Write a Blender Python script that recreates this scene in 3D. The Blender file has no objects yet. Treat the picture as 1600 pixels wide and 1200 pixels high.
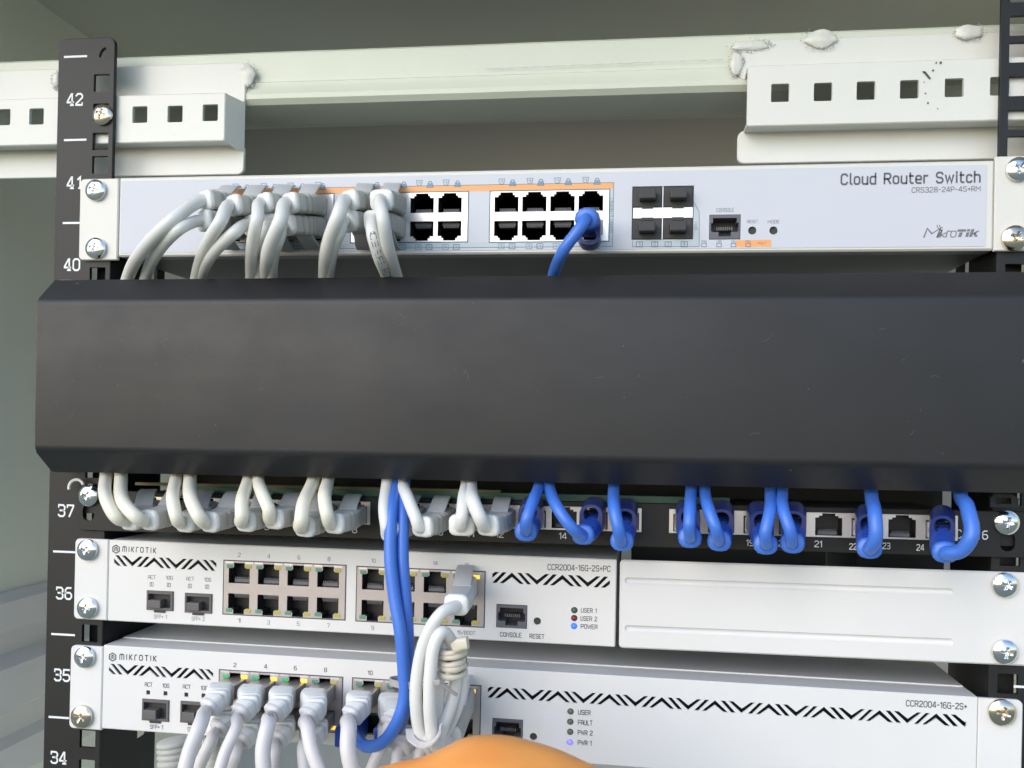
import bpy, bmesh, math, random
import numpy as np
from mathutils import Vector, Matrix
from mathutils.geometry import tessellate_polygon
random.seed(7)
S = 0.001                       # everything below is measured in millimetres
C = bpy.context.scene.collection
R_ = math.radians

# ------------------------------------------------------------------ camera
CX, CY, CZ, YAW, PIT, ROL, FPX = 59.97155, -416.521, -194.37858, 0.12388, 0.00241, -0.0203, 1302.33428
UX, UY = 835.68775, 663.73297
_Rz = np.array([[math.cos(YAW), -math.sin(YAW), 0], [math.sin(YAW), math.cos(YAW), 0], [0, 0, 1]])
_Rx = np.array([[1, 0, 0], [0, math.cos(PIT), -math.sin(PIT)], [0, math.sin(PIT), math.cos(PIT)]])
_Ry = np.array([[math.cos(ROL), 0, math.sin(ROL)], [0, 1, 0], [-math.sin(ROL), 0, math.cos(ROL)]])
RC = _Rz @ _Rx @ _Ry
cam_d = bpy.data.cameras.new('camera')
cam = bpy.data.objects.new('camera', cam_d)
C.objects.link(cam)
cam_d.sensor_width = 36.0
cam_d.lens = FPX / 1600 * 36.0
cam_d.shift_x = -(UX - 800) / 1600
cam_d.shift_y = (UY - 600) / 1600
cam_d.clip_start = 0.01
cam_d.clip_end = 500
mm_ = Matrix([[RC[0][0], RC[0][2], -RC[0][1], CX * S],
              [RC[1][0], RC[1][2], -RC[1][1], CY * S],
              [RC[2][0], RC[2][2], -RC[2][1], CZ * S],
              [0, 0, 0, 1]])
cam.matrix_world = mm_
cam_d.dof.use_dof = True
cam_d.dof.focus_distance = 0.43
cam_d.dof.aperture_fstop = 16
bpy.context.scene.camera = cam

# ------------------------------------------------------------------ world, sun, exposure
SUN_EL, SUN_AZ = 30, 212        # a hazy sun behind the photographer's left shoulder
w = bpy.data.worlds.new('World')
bpy.context.scene.world = w
w.use_nodes = True
nt = w.node_tree
bg = nt.nodes['Background']
sky = nt.nodes.new('ShaderNodeTexSky')
sky.sky_type = 'NISHITA'
sky.sun_disc = False
sky.sun_elevation = R_(SUN_EL)
sky.sun_rotation = R_(SUN_AZ)
sky.air_density = 1.0
sky.dust_density = 1.0
sky.ozone_density = 1.5
nt.links.new(sky.outputs[0], bg.inputs[0])
bg.inputs[1].default_value = 0.15
sd = bpy.data.lights.new('sun', 'SUN')
sd.energy = 0.5
sd.angle = R_(60)
sd.color = (1.0, 0.985, 0.965)
sun = bpy.data.objects.new('sun', sd)
C.objects.link(sun)
_az = R_(SUN_AZ)
sdir = Vector((math.sin(_az) * math.cos(R_(SUN_EL)), math.cos(_az) * math.cos(R_(SUN_EL)), math.sin(R_(SUN_EL))))
sun.rotation_euler = sdir.to_track_quat('Z', 'Y').to_euler()
sc = bpy.context.scene
sc.view_settings.view_transform = 'Standard'
sc.view_settings.look = 'None'
sc.view_settings.gamma = 1
sc.view_settings.exposure = 1.0
sc.render.engine = 'CYCLES'

# ------------------------------------------------------------------ materials
def mat(name, col, rough=0.5, metal=0.0, noise=0.0, nscale=60, bump=0.0, bscale=900, spec=0.5, col2=None, coat=0, sub=0, rvar=0.0, emit=None, trans=0.0):
    m = bpy.data.materials.new(name)
    m.use_nodes = True
    n = m.node_tree.nodes
    l = m.node_tree.links
    b = n['Principled BSDF']
    b.inputs['Base Color'].default_value = (*col, 1)
    b.inputs['Roughness'].default_value = rough
    b.inputs['Metallic'].default_value = metal
    b.inputs['Specular IOR Level'].default_value = spec
    if coat:
        b.inputs['Coat Weight'].default_value = coat
        b.inputs['Coat Roughness'].default_value = 0.15
    if sub:
        b.inputs['Subsurface Weight'].default_value = sub
        b.inputs['Subsurface Radius'].default_value = (1, 1, 1)
        b.inputs['Subsurface Scale'].default_value = 0.002
    if trans:
        b.inputs['Transmission Weight'].default_value = trans
    tc = n.new('ShaderNodeTexCoord')
    if noise or col2:
        t = n.new('ShaderNodeTexNoise')
        t.inputs['Scale'].default_value = nscale
        t.inputs['Detail'].default_value = 6
        l.new(tc.outputs['Object'], t.inputs['Vector'])
        r = n.new('ShaderNodeValToRGB')
        r.color_ramp.elements[0].position = 0.3
        r.color_ramp.elements[1].position = 0.7
        c2 = col2 or tuple(c * (1 - noise) for c in col)
        r.color_ramp.elements[0].color = (*c2, 1)
        r.color_ramp.elements[1].color = (*col, 1)
        l.new(t.outputs['Fac'], r.inputs[0])
        l.new(r.outputs[0], b.inputs['Base Color'])
        if rvar:
            mr = n.new('ShaderNodeMapRange')
            mr.inputs[3].default_value = rough - rvar
            mr.inputs[4].default_value = rough + rvar
            l.new(t.outputs['Fac'], mr.inputs[0])
            l.new(mr.outputs[0], b.inputs['Roughness'])
    if bump:
        t2 = n.new('ShaderNodeTexNoise')
        t2.inputs['Scale'].default_value = bscale
        t2.inputs['Detail'].default_value = 3
        l.new(tc.outputs['Object'], t2.inputs['Vector'])
        bu = n.new('ShaderNodeBump')
        bu.inputs['Strength'].default_value = bump
        bu.inputs['Distance'].default_value = 0.0006
        l.new(t2.outputs['Fac'], bu.inputs['Height'])
        l.new(bu.outputs[0], b.inputs['Normal'])
    if emit:
        b.inputs['Emission Color'].default_value = (*emit[:3], 1)
        b.inputs['Emission Strength'].default_value = emit[3]
    return m

M_ = {}
M_['white'] = mat('white_powder_coat', (0.72, 0.71, 0.695), 0.42, noise=0.05, nscale=16, bump=0.10, bscale=2200)
M_['labelwhite'] = mat('label_film', (0.71, 0.70, 0.72), 0.3)
M_['chassisgrey'] = mat('grey_chassis', (0.30, 0.295, 0.285), 0.45, noise=0.05, nscale=12)  # chassis toned darker than the front panel and rim
M_['dustspeck'] = mat('pale_dust', (0.13, 0.13, 0.135), 0.7)
M_['warmwhite'] = mat('warm_white_powder_coat', (0.68, 0.67, 0.62), 0.42, noise=0.04, nscale=12, bump=0.10, bscale=2200)
M_['overlay'] = mat('lavender_grey_overlay', (0.57, 0.59, 0.64), 0.45, noise=0.03, nscale=8, spec=0.3)
M_['band'] = mat('blue_grey_print', (0.45, 0.52, 0.56), 0.35)
M_['orange'] = mat('orange_print', (0.80, 0.36, 0.12), 0.4)
M_['ink'] = mat('dark_grey_ink', (0.055, 0.06, 0.075), 0.5)
M_['ink2'] = mat('soft_grey_ink', (0.16, 0.165, 0.18), 0.5)
M_['ink3'] = mat('slate_ink', (0.095, 0.10, 0.115), 0.5)
M_['faint'] = mat('faint_cord_ink', (0.17, 0.17, 0.19), 0.5)
M_['inkblue'] = mat('blue_grey_ink', (0.12, 0.20, 0.27), 0.5)
M_['inkcyan'] = mat('light_blue_ink', (0.20, 0.34, 0.44), 0.5)
M_['whiteink'] = mat('white_ink', (0.75, 0.77, 0.78), 0.5)
M_['black'] = mat('black_powder_coat', (0.014, 0.0145, 0.015), 0.5, spec=0.38, noise=0.25, nscale=30, bump=0.08, bscale=1600)
M_['cable'] = mat('grey_pvc', (0.71, 0.715, 0.685), 0.42, sub=0.1, noise=0.05, nscale=40)
M_['cream'] = mat('cream_pvc', (0.78, 0.745, 0.62), 0.38, sub=0.15, noise=0.06, nscale=40)
M_['whitecable'] = mat('white_pvc', (0.66, 0.635, 0.63), 0.4, sub=0.15, noise=0.04, nscale=40)
M_['boot'] = mat('grey_rubber', (0.43, 0.43, 0.395), 0.5, noise=0.08, nscale=50)
M_['collar'] = mat('pale_grey_rubber', (0.70, 0.71, 0.69), 0.45)
M_['tab'] = mat('grey_latch_rubber', (0.50, 0.51, 0.51), 0.45)
M_['blue'] = mat('blue_pvc', (0.055, 0.175, 0.62), 0.36, sub=0.05, noise=0.06, nscale=30)
M_['blueboot'] = mat('blue_rubber', (0.022, 0.075, 0.42), 0.38)
M_['bluehood'] = mat('dark_blue_hood', (0.015, 0.03, 0.16), 0.35)
M_['silver'] = mat('bright_shield_metal', (0.82, 0.79, 0.77), 0.32, metal=0.55, noise=0.06, nscale=150)
M_['nickel'] = mat('nickel_shield', (0.50, 0.45, 0.43), 0.42, metal=0.35, noise=0.1, nscale=150)
M_['chrome'] = mat('zinc_screw_metal', (0.78, 0.79, 0.80), 0.14, metal=1.0)
M_['brass'] = mat('nickel_brass_screw_metal', (0.68, 0.61, 0.50), 0.18, metal=1.0)
M_['cavity'] = mat('dark_port_plastic', (0.020, 0.018, 0.018), 0.45)
M_['cavity2'] = mat('grey_port_plastic', (0.15, 0.15, 0.165), 0.5)
M_['console'] = mat('console_jack_plastic', (0.11, 0.11, 0.13), 0.5)
M_['dust'] = mat('dust_plug_rubber', (0.035, 0.036, 0.036), 0.6)
M_['dust2'] = mat('grey_dust_plug', (0.115, 0.105, 0.105), 0.55)
M_['gold'] = mat('gold_contacts', (0.65, 0.5, 0.25), 0.3, metal=0.8)
M_['crystal'] = mat('clear_plug_plastic', (0.55, 0.56, 0.55), 0.2, coat=0.3)
M_['steelplug'] = mat('shielded_plug_steel', (0.46, 0.43, 0.40), 0.34, metal=0.6, noise=0.2, nscale=200)
M_['ledg'] = mat('green_led_off', (0.12, 0.27, 0.20), 0.3)
M_['ledy'] = mat('yellow_led_off', (0.45, 0.40, 0.10), 0.3)
M_['ledgon'] = mat('green_led', (0.08, 0.35, 0.15), 0.3, emit=(0.1, 0.9, 0.3, 0.08))
M_['ledyon'] = mat('amber_led', (0.8, 0.5, 0.05), 0.3, emit=(1.0, 0.6, 0.08, 0.6))
M_['ledblue'] = mat('blue_led', (0.05, 0.15, 0.9), 0.25, emit=(0.03, 0.16, 1.0, 0.5))
M_['ledviolet'] = mat('violet_led', (0.25, 0.22, 0.9), 0.25, emit=(0.2, 0.15, 1.0, 0.5))
M_['leddg'] = mat('dark_green_led', (0.05, 0.11, 0.08), 0.15)
M_['ledred'] = mat('dark_red_led', (0.20, 0.02, 0.03), 0.15)
M_['ledgrey'] = mat('unlit_grey_led', (0.12, 0.13, 0.11), 0.15)
M_['paint'] = mat('cream_frame_paint', (0.64, 0.67, 0.56), 0.40, noise=0.08, nscale=14, bump=0.25, bscale=260)
M_['paint2'] = mat('bracket_paint', (0.70, 0.70, 0.65), 0.40, noise=0.06, nscale=18, bump=0.22, bscale=300)
M_['weld'] = mat('weld_paint', (0.70, 0.71, 0.64), 0.3, col2=(0.60, 0.60, 0.55), noise=0.3, nscale=300, bump=0.3, bscale=500)
M_['grime'] = mat('weld_grime', (0.42, 0.42, 0.43), 0.6, noise=0.4, nscale=500)
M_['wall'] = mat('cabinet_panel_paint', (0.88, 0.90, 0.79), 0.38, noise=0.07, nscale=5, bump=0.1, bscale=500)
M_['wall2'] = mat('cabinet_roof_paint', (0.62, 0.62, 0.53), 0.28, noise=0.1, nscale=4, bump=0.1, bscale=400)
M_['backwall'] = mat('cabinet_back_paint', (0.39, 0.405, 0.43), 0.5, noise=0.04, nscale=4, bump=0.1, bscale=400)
M_['channel'] = mat('side_channel_paint', (0.80, 0.78, 0.76), 0.4, noise=0.06, nscale=20)
M_['pcb'] = mat('green_circuit_board', (0.015, 0.09, 0.05), 0.4)
M_['weldolive'] = mat('olive_board_edge', (0.16, 0.14, 0.05), 0.5)
M_['tie'] = mat('cream_twist_tie', (0.62, 0.58, 0.47), 0.5)
M_['greytie'] = mat('grey_zip_tie', (0.36, 0.34, 0.34), 0.4)
M_['orangecover'] = mat('orange_plastic', (0.92, 0.42, 0.11), 0.42, col2=(0.84, 0.30, 0.07), noise=0.12, nscale=26, bump=0.3, bscale=70, sub=0.1)
M_['grass'] = mat('grass_ground', (0.26, 0.27, 0.20), 0.9, col2=(0.18, 0.19, 0.14), noise=0.3, nscale=3)
M_['slot'] = mat('interior_shade', (0.01, 0.01, 0.012), 0.6)  # near-black colour that stands in for shade inside the cases

def cover_material():
    m = mat('black_cover_paint', (0.019, 0.0195, 0.022), 0.42, col2=(0.012, 0.012, 0.013), noise=0.2, nscale=11, rvar=0.10, spec=0.42)
    n, l = m.node_tree.nodes, m.node_tree.links
    b = n['Principled BSDF']
    tc = [x for x in n if x.type == 'TEX_COORD'][0]
    v = n.new('ShaderNodeTexVoronoi')
    v.inputs['Scale'].default_value = 42
    l.new(tc.outputs['Object'], v.inputs['Vector'])
    lt = n.new('ShaderNodeMath'); lt.operation = 'LESS_THAN'; lt.inputs[1].default_value = 0.028
    l.new(v.outputs['Distance'], lt.inputs[0])
    ramp = [x for x in n if x.type == 'VALTORGB'][0]
    mx = n.new('ShaderNodeMix'); mx.data_type = 'RGBA'
    l.new(lt.outputs[0], mx.inputs[0])
    l.new(ramp.outputs[0], mx.inputs[6])
    mx.inputs[7].default_value = (0.09, 0.09, 0.09, 1)
    t3 = n.new('ShaderNodeTexNoise'); t3.inputs['Scale'].default_value = 16; t3.inputs['Detail'].default_value = 5; t3.inputs['Roughness'].default_value = .65
    mp = n.new('ShaderNodeMapping'); mp.inputs['Scale'].default_value = (1, 1, 1.8)
    l.new(tc.outputs['Object'], mp.inputs[0]); l.new(mp.outputs[0], t3.inputs['Vector'])
    mr3 = n.new('ShaderNodeMapRange'); mr3.inputs[1].default_value = .35; mr3.inputs[2].default_value = .7; mr3.inputs[3].default_value = .42; mr3.inputs[4].default_value = .54
    l.new(t3.outputs['Fac'], mr3.inputs[0])
    for lk in list(b.inputs['Roughness'].links): l.remove(lk)
    l.new(mr3.outputs[0], b.inputs['Roughness'])
    l.new(mx.outputs[2], b.inputs['Base Color'])
    t2 = n.new('ShaderNodeTexNoise'); t2.inputs['Scale'].default_value = 1100
    l.new(tc.outputs['Object'], t2.inputs['Vector'])
    bu = n.new('ShaderNodeBump'); bu.inputs['Strength'].default_value = 0.07; bu.inputs['Distance'].default_value = 0.0005
    l.new(t2.outputs['Fac'], bu.inputs['Height'])
    l.new(bu.outputs[0], b.inputs['Normal'])
    return m
M_['cover'] = cover_material()

# ------------------------------------------------------------------ helpers
def U(px, py, y):
    """where the sight line through photo point (px, py) meets the plane at depth y (mm)"""
    d = RC @ np.array([(px - UX) / FPX, 1, -(py - UY) / FPX])
    t = (y - CY) / d[1]
    return Vector((CX + t * d[0], y, CZ + t * d[2]))

def tess(loops):
    """triangles of a polygon with holes; retried at other angles until the area is right"""
    def ar(lp): return abs(sum(lp[i][0] * lp[(i + 1) % len(lp)][1] - lp[(i + 1) % len(lp)][0] * lp[i][1] for i in range(len(lp)))) / 2
    want = ar(loops[0]) - sum(ar(l) for l in loops[1:])
    flat = [p for l in loops for p in l]
    best = None
    for k in range(40):
        a = 0 if k == 0 else 0.137 * k + .01
        c, n = math.cos(a), math.sin(a)
        t = tessellate_polygon([[Vector((p[0] * c - p[1] * n, p[0] * n + p[1] * c, 0)) for p in l] for l in loops])
        got = 0
        for q in t:
            p0, p1, p2 = flat[q[0]], flat[q[1]], flat[q[2]]
            got += abs((p1[0] - p0[0]) * (p2[1] - p0[1]) - (p2[0] - p0[0]) * (p1[1] - p0[1])) / 2
        e = abs(got - want) / want
        if best is None or e < best[0]: best = (e, t)
        if e < 1e-4: break
    if best[0] > 1e-3: print('TESS ERROR', best[0], len(loops))
    return [tuple(q) for q in best[1]]

def tag(o, label=None, cat=None, group=None, kind=None):
    if label: o['label'] = label
    if cat: o['category'] = cat
    if group: o['group'] = group
    if kind: o['kind'] = kind
    return o

def empty(name, loc=(0, 0, 0), tilt=0.0):
    o = bpy.data.objects.new(name, None)
    o.empty_display_size = 0.02
    C.objects.link(o)
    o.location = Vector(loc) * S
    o.rotation_euler = (0, tilt, 0)
    return o

class MB:
    def __init__(s):
        s.v = []; s.f = []
    def add(s, vs, fs):
        k = len(s.v)
        s.v += [tuple(v) for v in vs]
        s.f += [tuple(i + k for i in f) for f in fs]
        return s
    def box(s, x0, x1, y0, y1, z0, z1, c=0.0):
        if c <= 0:
            vs = [(x, y, z) for x in (x0, x1) for y in (y0, y1) for z in (z0, z1)]
            fs = [(0, 1, 3, 2), (4, 6, 7, 5), (0, 4, 5, 1), (2, 3, 7, 6), (0, 2, 6, 4), (1, 5, 7, 3)]
            return s.add(vs, fs)
        bm = bmesh.new()
        bmesh.ops.create_cube(bm, size=1)
        for v in bm.verts:
            v.co = Vector(((x0 + x1) / 2 + v.co.x * (x1 - x0), (y0 + y1) / 2 + v.co.y * (y1 - y0), (z0 + z1) / 2 + v.co.z * (z1 - z0)))
        bmesh.ops.bevel(bm, geom=bm.edges[:], offset=c, segments=2, profile=0.6, affect='EDGES')
        bm.verts.index_update()
        s.add([v.co[:] for v in bm.verts], [[v.index for v in f.verts] for f in bm.faces])
        bm.free()
        return s
    def plate(s, outer, holes, y0, y1, c=0.0, hole_back=True):
        """flat plate in x-z, front at y0, back at y1; loops are lists of (x, z)"""
        def inset(loop, d):
            n = len(loop); out = []
            area = sum(loop[i][0] * loop[(i + 1) % n][1] - loop[(i + 1) % n][0] * loop[i][1] for i in range(n))
            sg = 1 if area > 0 else -1
            for i in range(n):
                p0, p1, p2 = Vector(loop[i - 1]), Vector(loop[i]), Vector(loop[(i + 1) % n])
                e1 = (p1 - p0).normalized(); e2 = (p2 - p1).normalized()
                n1 = Vector((-e1.y, e1.x)) * sg; n2 = Vector((-e2.y, e2.x)) * sg
                m = (n1 + n2); k = max(0.3, m.dot(n1)); m = m / k
                out.append((p1.x + m.x * d, p1.y + m.y * d))
            return out
        loops_f = [inset(outer, c) if c else outer] + holes
        tri = tess(loops_f)
        flat = [p for lp in loops_f for p in lp]
        vs = [(p[0], y0, p[1]) for p in flat]
        s.add(vs, tri)
        s.add([(p[0], y1, p[1]) for p in ([*outer] + [q for h in holes for q in h])], [tuple(reversed(t)) for t in tri])
        def wall(la, ya, lb, yb):
            n = len(la)
            s.add([(p[0], ya, p[1]) for p in la] + [(p[0], yb, p[1]) for p in lb],
                  [(i, (i + 1) % n, n + (i + 1) % n, n + i) for i in range(n)])
        if c:
            wall(loops_f[0], y0, outer, y0 + c)
            wall(outer, y0 + c, outer, y1)
        else:
            wall(outer, y0, outer, y1)
        for h in holes:
            wall(h, y0, h, y1)
        return s
    def tube(s, pts, r, n=12, cap=True):
        pts = [Vector(p) for p in pts]
        rs = r if isinstance(r, (list, tuple)) else [r] * len(pts)
        T = []
        for i in range(len(pts)):
            T.append((pts[min(i + 1, len(pts) - 1)] - pts[max(i - 1, 0)]).normalized())
        N = T[0].orthogonal().normalized()
        vs = []
        for i, p in enumerate(pts):
            N = (N - T[i] * N.dot(T[i])).normalized()
            B = T[i].cross(N)
            for k in range(n):
                a = 2 * math.pi * k / n
                vs.append(p + (N * math.cos(a) + B * math.sin(a)) * rs[i])
        fs = []
        for i in range(len(pts) - 1):
            for k in range(n):
                fs.append((i * n + k, i * n + (k + 1) % n, (i + 1) * n + (k + 1) % n, (i + 1) * n + k))
        if cap:
            fs.append(tuple(reversed(range(n))))
            fs.append(tuple(range((len(pts) - 1) * n, len(pts) * n)))
        return s.add(vs, fs)
    def loft(s, pts, secs, n_sec, up=Vector((0, 0, 1))):
        """secs: per point list of (side, up) coordinates"""
        vs = []
        for i, p in enumerate(pts):
            T = (pts[min(i + 1, len(pts) - 1)] - pts[max(i - 1, 0)]).normalized()
            X = up.cross(T)
            if X.length < 1e-3: X = Vector((1, 0, 0))
            X.normalize()
            Z = T.cross(X)
            for a, b in secs[i]:
                vs.append(p + X * a + Z * b)
        fs = []
        for i in range(len(pts) - 1):
            for k in range(n_sec):
                fs.append((i * n_sec + k, i * n_sec + (k + 1) % n_sec, (i + 1) * n_sec + (k + 1) % n_sec, (i + 1) * n_sec + k))
        fs.append(tuple(reversed(range(n_sec))))
        fs.append(tuple(range((len(pts) - 1) * n_sec, len(pts) * n_sec)))
        return s.add(vs, fs)
    def sheet_profile(s, prof, x0, x1, t, xin0=None, xin1=None):
        """bent sheet: prof = [(y, z)], thickness t, extruded along x; xin: per-point x limits"""
        n = len(prof); P = [Vector(p) for p in prof]
        off = []
        for i in range(n):
            e = []
            if i > 0: e.append((P[i] - P[i - 1]).normalized())
            if i < n - 1: e.append((P[i + 1] - P[i]).normalized())
            nn = sum((Vector((-a.y, a.x)) for a in e), Vector((0, 0))).normalized()
            off.append(P[i] + nn * t)
        xa = xin0 or [x0] * n; xb = xin1 or [x1] * n
        vs = [(xa[i], P[i].x, P[i].y) for i in range(n)] + [(xb[i], P[i].x, P[i].y) for i in range(n)] + \
             [(xa[i], off[i].x, off[i].y) for i in range(n)] + [(xb[i], off[i].x, off[i].y) for i in range(n)]
        fs = []
        for i in range(n - 1):
            fs += [(i, i + 1, n + i + 1, n + i), (2 * n + i, 3 * n + i, 3 * n + i + 1, 2 * n + i + 1),
                   (i, 2 * n + i, 2 * n + i + 1, i + 1), (n + i, n + i + 1, 3 * n + i + 1, 3 * n + i)]
        fs += [(0, n, 3 * n, 2 * n), (n - 1, 3 * n - 1, 4 * n - 1, 2 * n - 1)]
        return s.add(vs, fs)
    def build(s, name, m, parent=None, smooth=False, angle=35):
        me = bpy.data.meshes.new(name)
        me.from_pydata([(v[0] * S, v[1] * S, v[2] * S) for v in s.v], [], s.f)
        bm = bmesh.new(); bm.from_mesh(me)
        bmesh.ops.remove_doubles(bm, verts=bm.verts, dist=1e-6)
        bmesh.ops.recalc_face_normals(bm, faces=bm.faces)
        if smooth:
            for f in bm.faces: f.smooth = True
            for e in bm.edges:
                if len(e.link_faces) == 2 and e.calc_face_angle(0) > R_(angle): e.smooth = False
        bm.to_mesh(me); bm.free()
        me.materials.append(M_[m] if isinstance(m, str) else m)
        o = bpy.data.objects.new(name, me)
        C.objects.link(o)
        if parent: o.parent = parent
        return o

def inst(o, parent, loc=(0, 0, 0), scale=(1, 1, 1), name=None):
    c = o.copy()
    C.objects.link(c)
    c.parent = parent
    c.location = Vector(loc) * S
    c.scale = scale
    return c

def rect(x0, x1, z0, z1): return [(x0, z0), (x1, z0), (x1, z1), (x0, z1)]
def rrect(x0, x1, z0, z1, r, n=5, corners=(1, 1, 1, 1)):
    """corners: bottom-left, bottom-right, top-right, top-left"""
    out = []
    for i, (cx, cz, a0) in enumerate([(x0 + r, z0 + r, 180), (x1 - r, z0 + r, 270), (x1 - r, z1 - r, 0), (x0 + r, z1 - r, 90)]):
        if corners[i]:
            for k in range(n + 1):
                a = R_(a0 + 90 * k / n)
                out.append((cx + r * math.cos(a), cz + r * math.sin(a)))
        else:
            out.append([(x0, z0), (x1, z0), (x1, z1), (x0, z1)][i])
    return out
def circ(cx, cz, r, n=16): return [(cx + r * math.cos(2 * math.pi * k / n), cz + r * math.sin(2 * math.pi * k / n)) for k in range(n)]

def spline(P, seg=8):
    P = [Vector(p) for p in P]
    Q = [P[0] * 2 - P[1]] + P + [P[-1] * 2 - P[-2]]
    out = []
    for i in range(1, len(Q) - 2):
        p0, p1, p2, p3 = Q[i - 1:i + 3]
        t0 = 0; t1 = t0 + max((p1 - p0).length, 1e-3) ** .5; t2 = t1 + max((p2 - p1).length, 1e-3) ** .5; t3 = t2 + max((p3 - p2).length, 1e-3) ** .5
        for k in range(seg):
            t = t1 + (t2 - t1) * k / seg
            A1 = p0 * ((t1 - t) / (t1 - t0)) + p1 * ((t - t0) / (t1 - t0))
            A2 = p1 * ((t2 - t) / (t2 - t1)) + p2 * ((t - t1) / (t2 - t1))
            A3 = p2 * ((t3 - t) / (t3 - t2)) + p3 * ((t - t2) / (t3 - t2))
            B1 = A1 * ((t2 - t) / (t2 - t0)) + A2 * ((t - t0) / (t2 - t0))
            B2 = A2 * ((t3 - t) / (t3 - t1)) + A3 * ((t - t1) / (t3 - t1))
            out.append(B1 * ((t2 - t) / (t2 - t1)) + B2 * ((t - t1) / (t2 - t1)))
    out.append(P[-1])
    return out
def bez(a, b, c, d, n):
    return [a * (1 - t) ** 3 + b * 3 * t * (1 - t) ** 2 + c * 3 * t * t * (1 - t) + d * t ** 3 for t in [k / n for k in range(n + 1)]]

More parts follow.
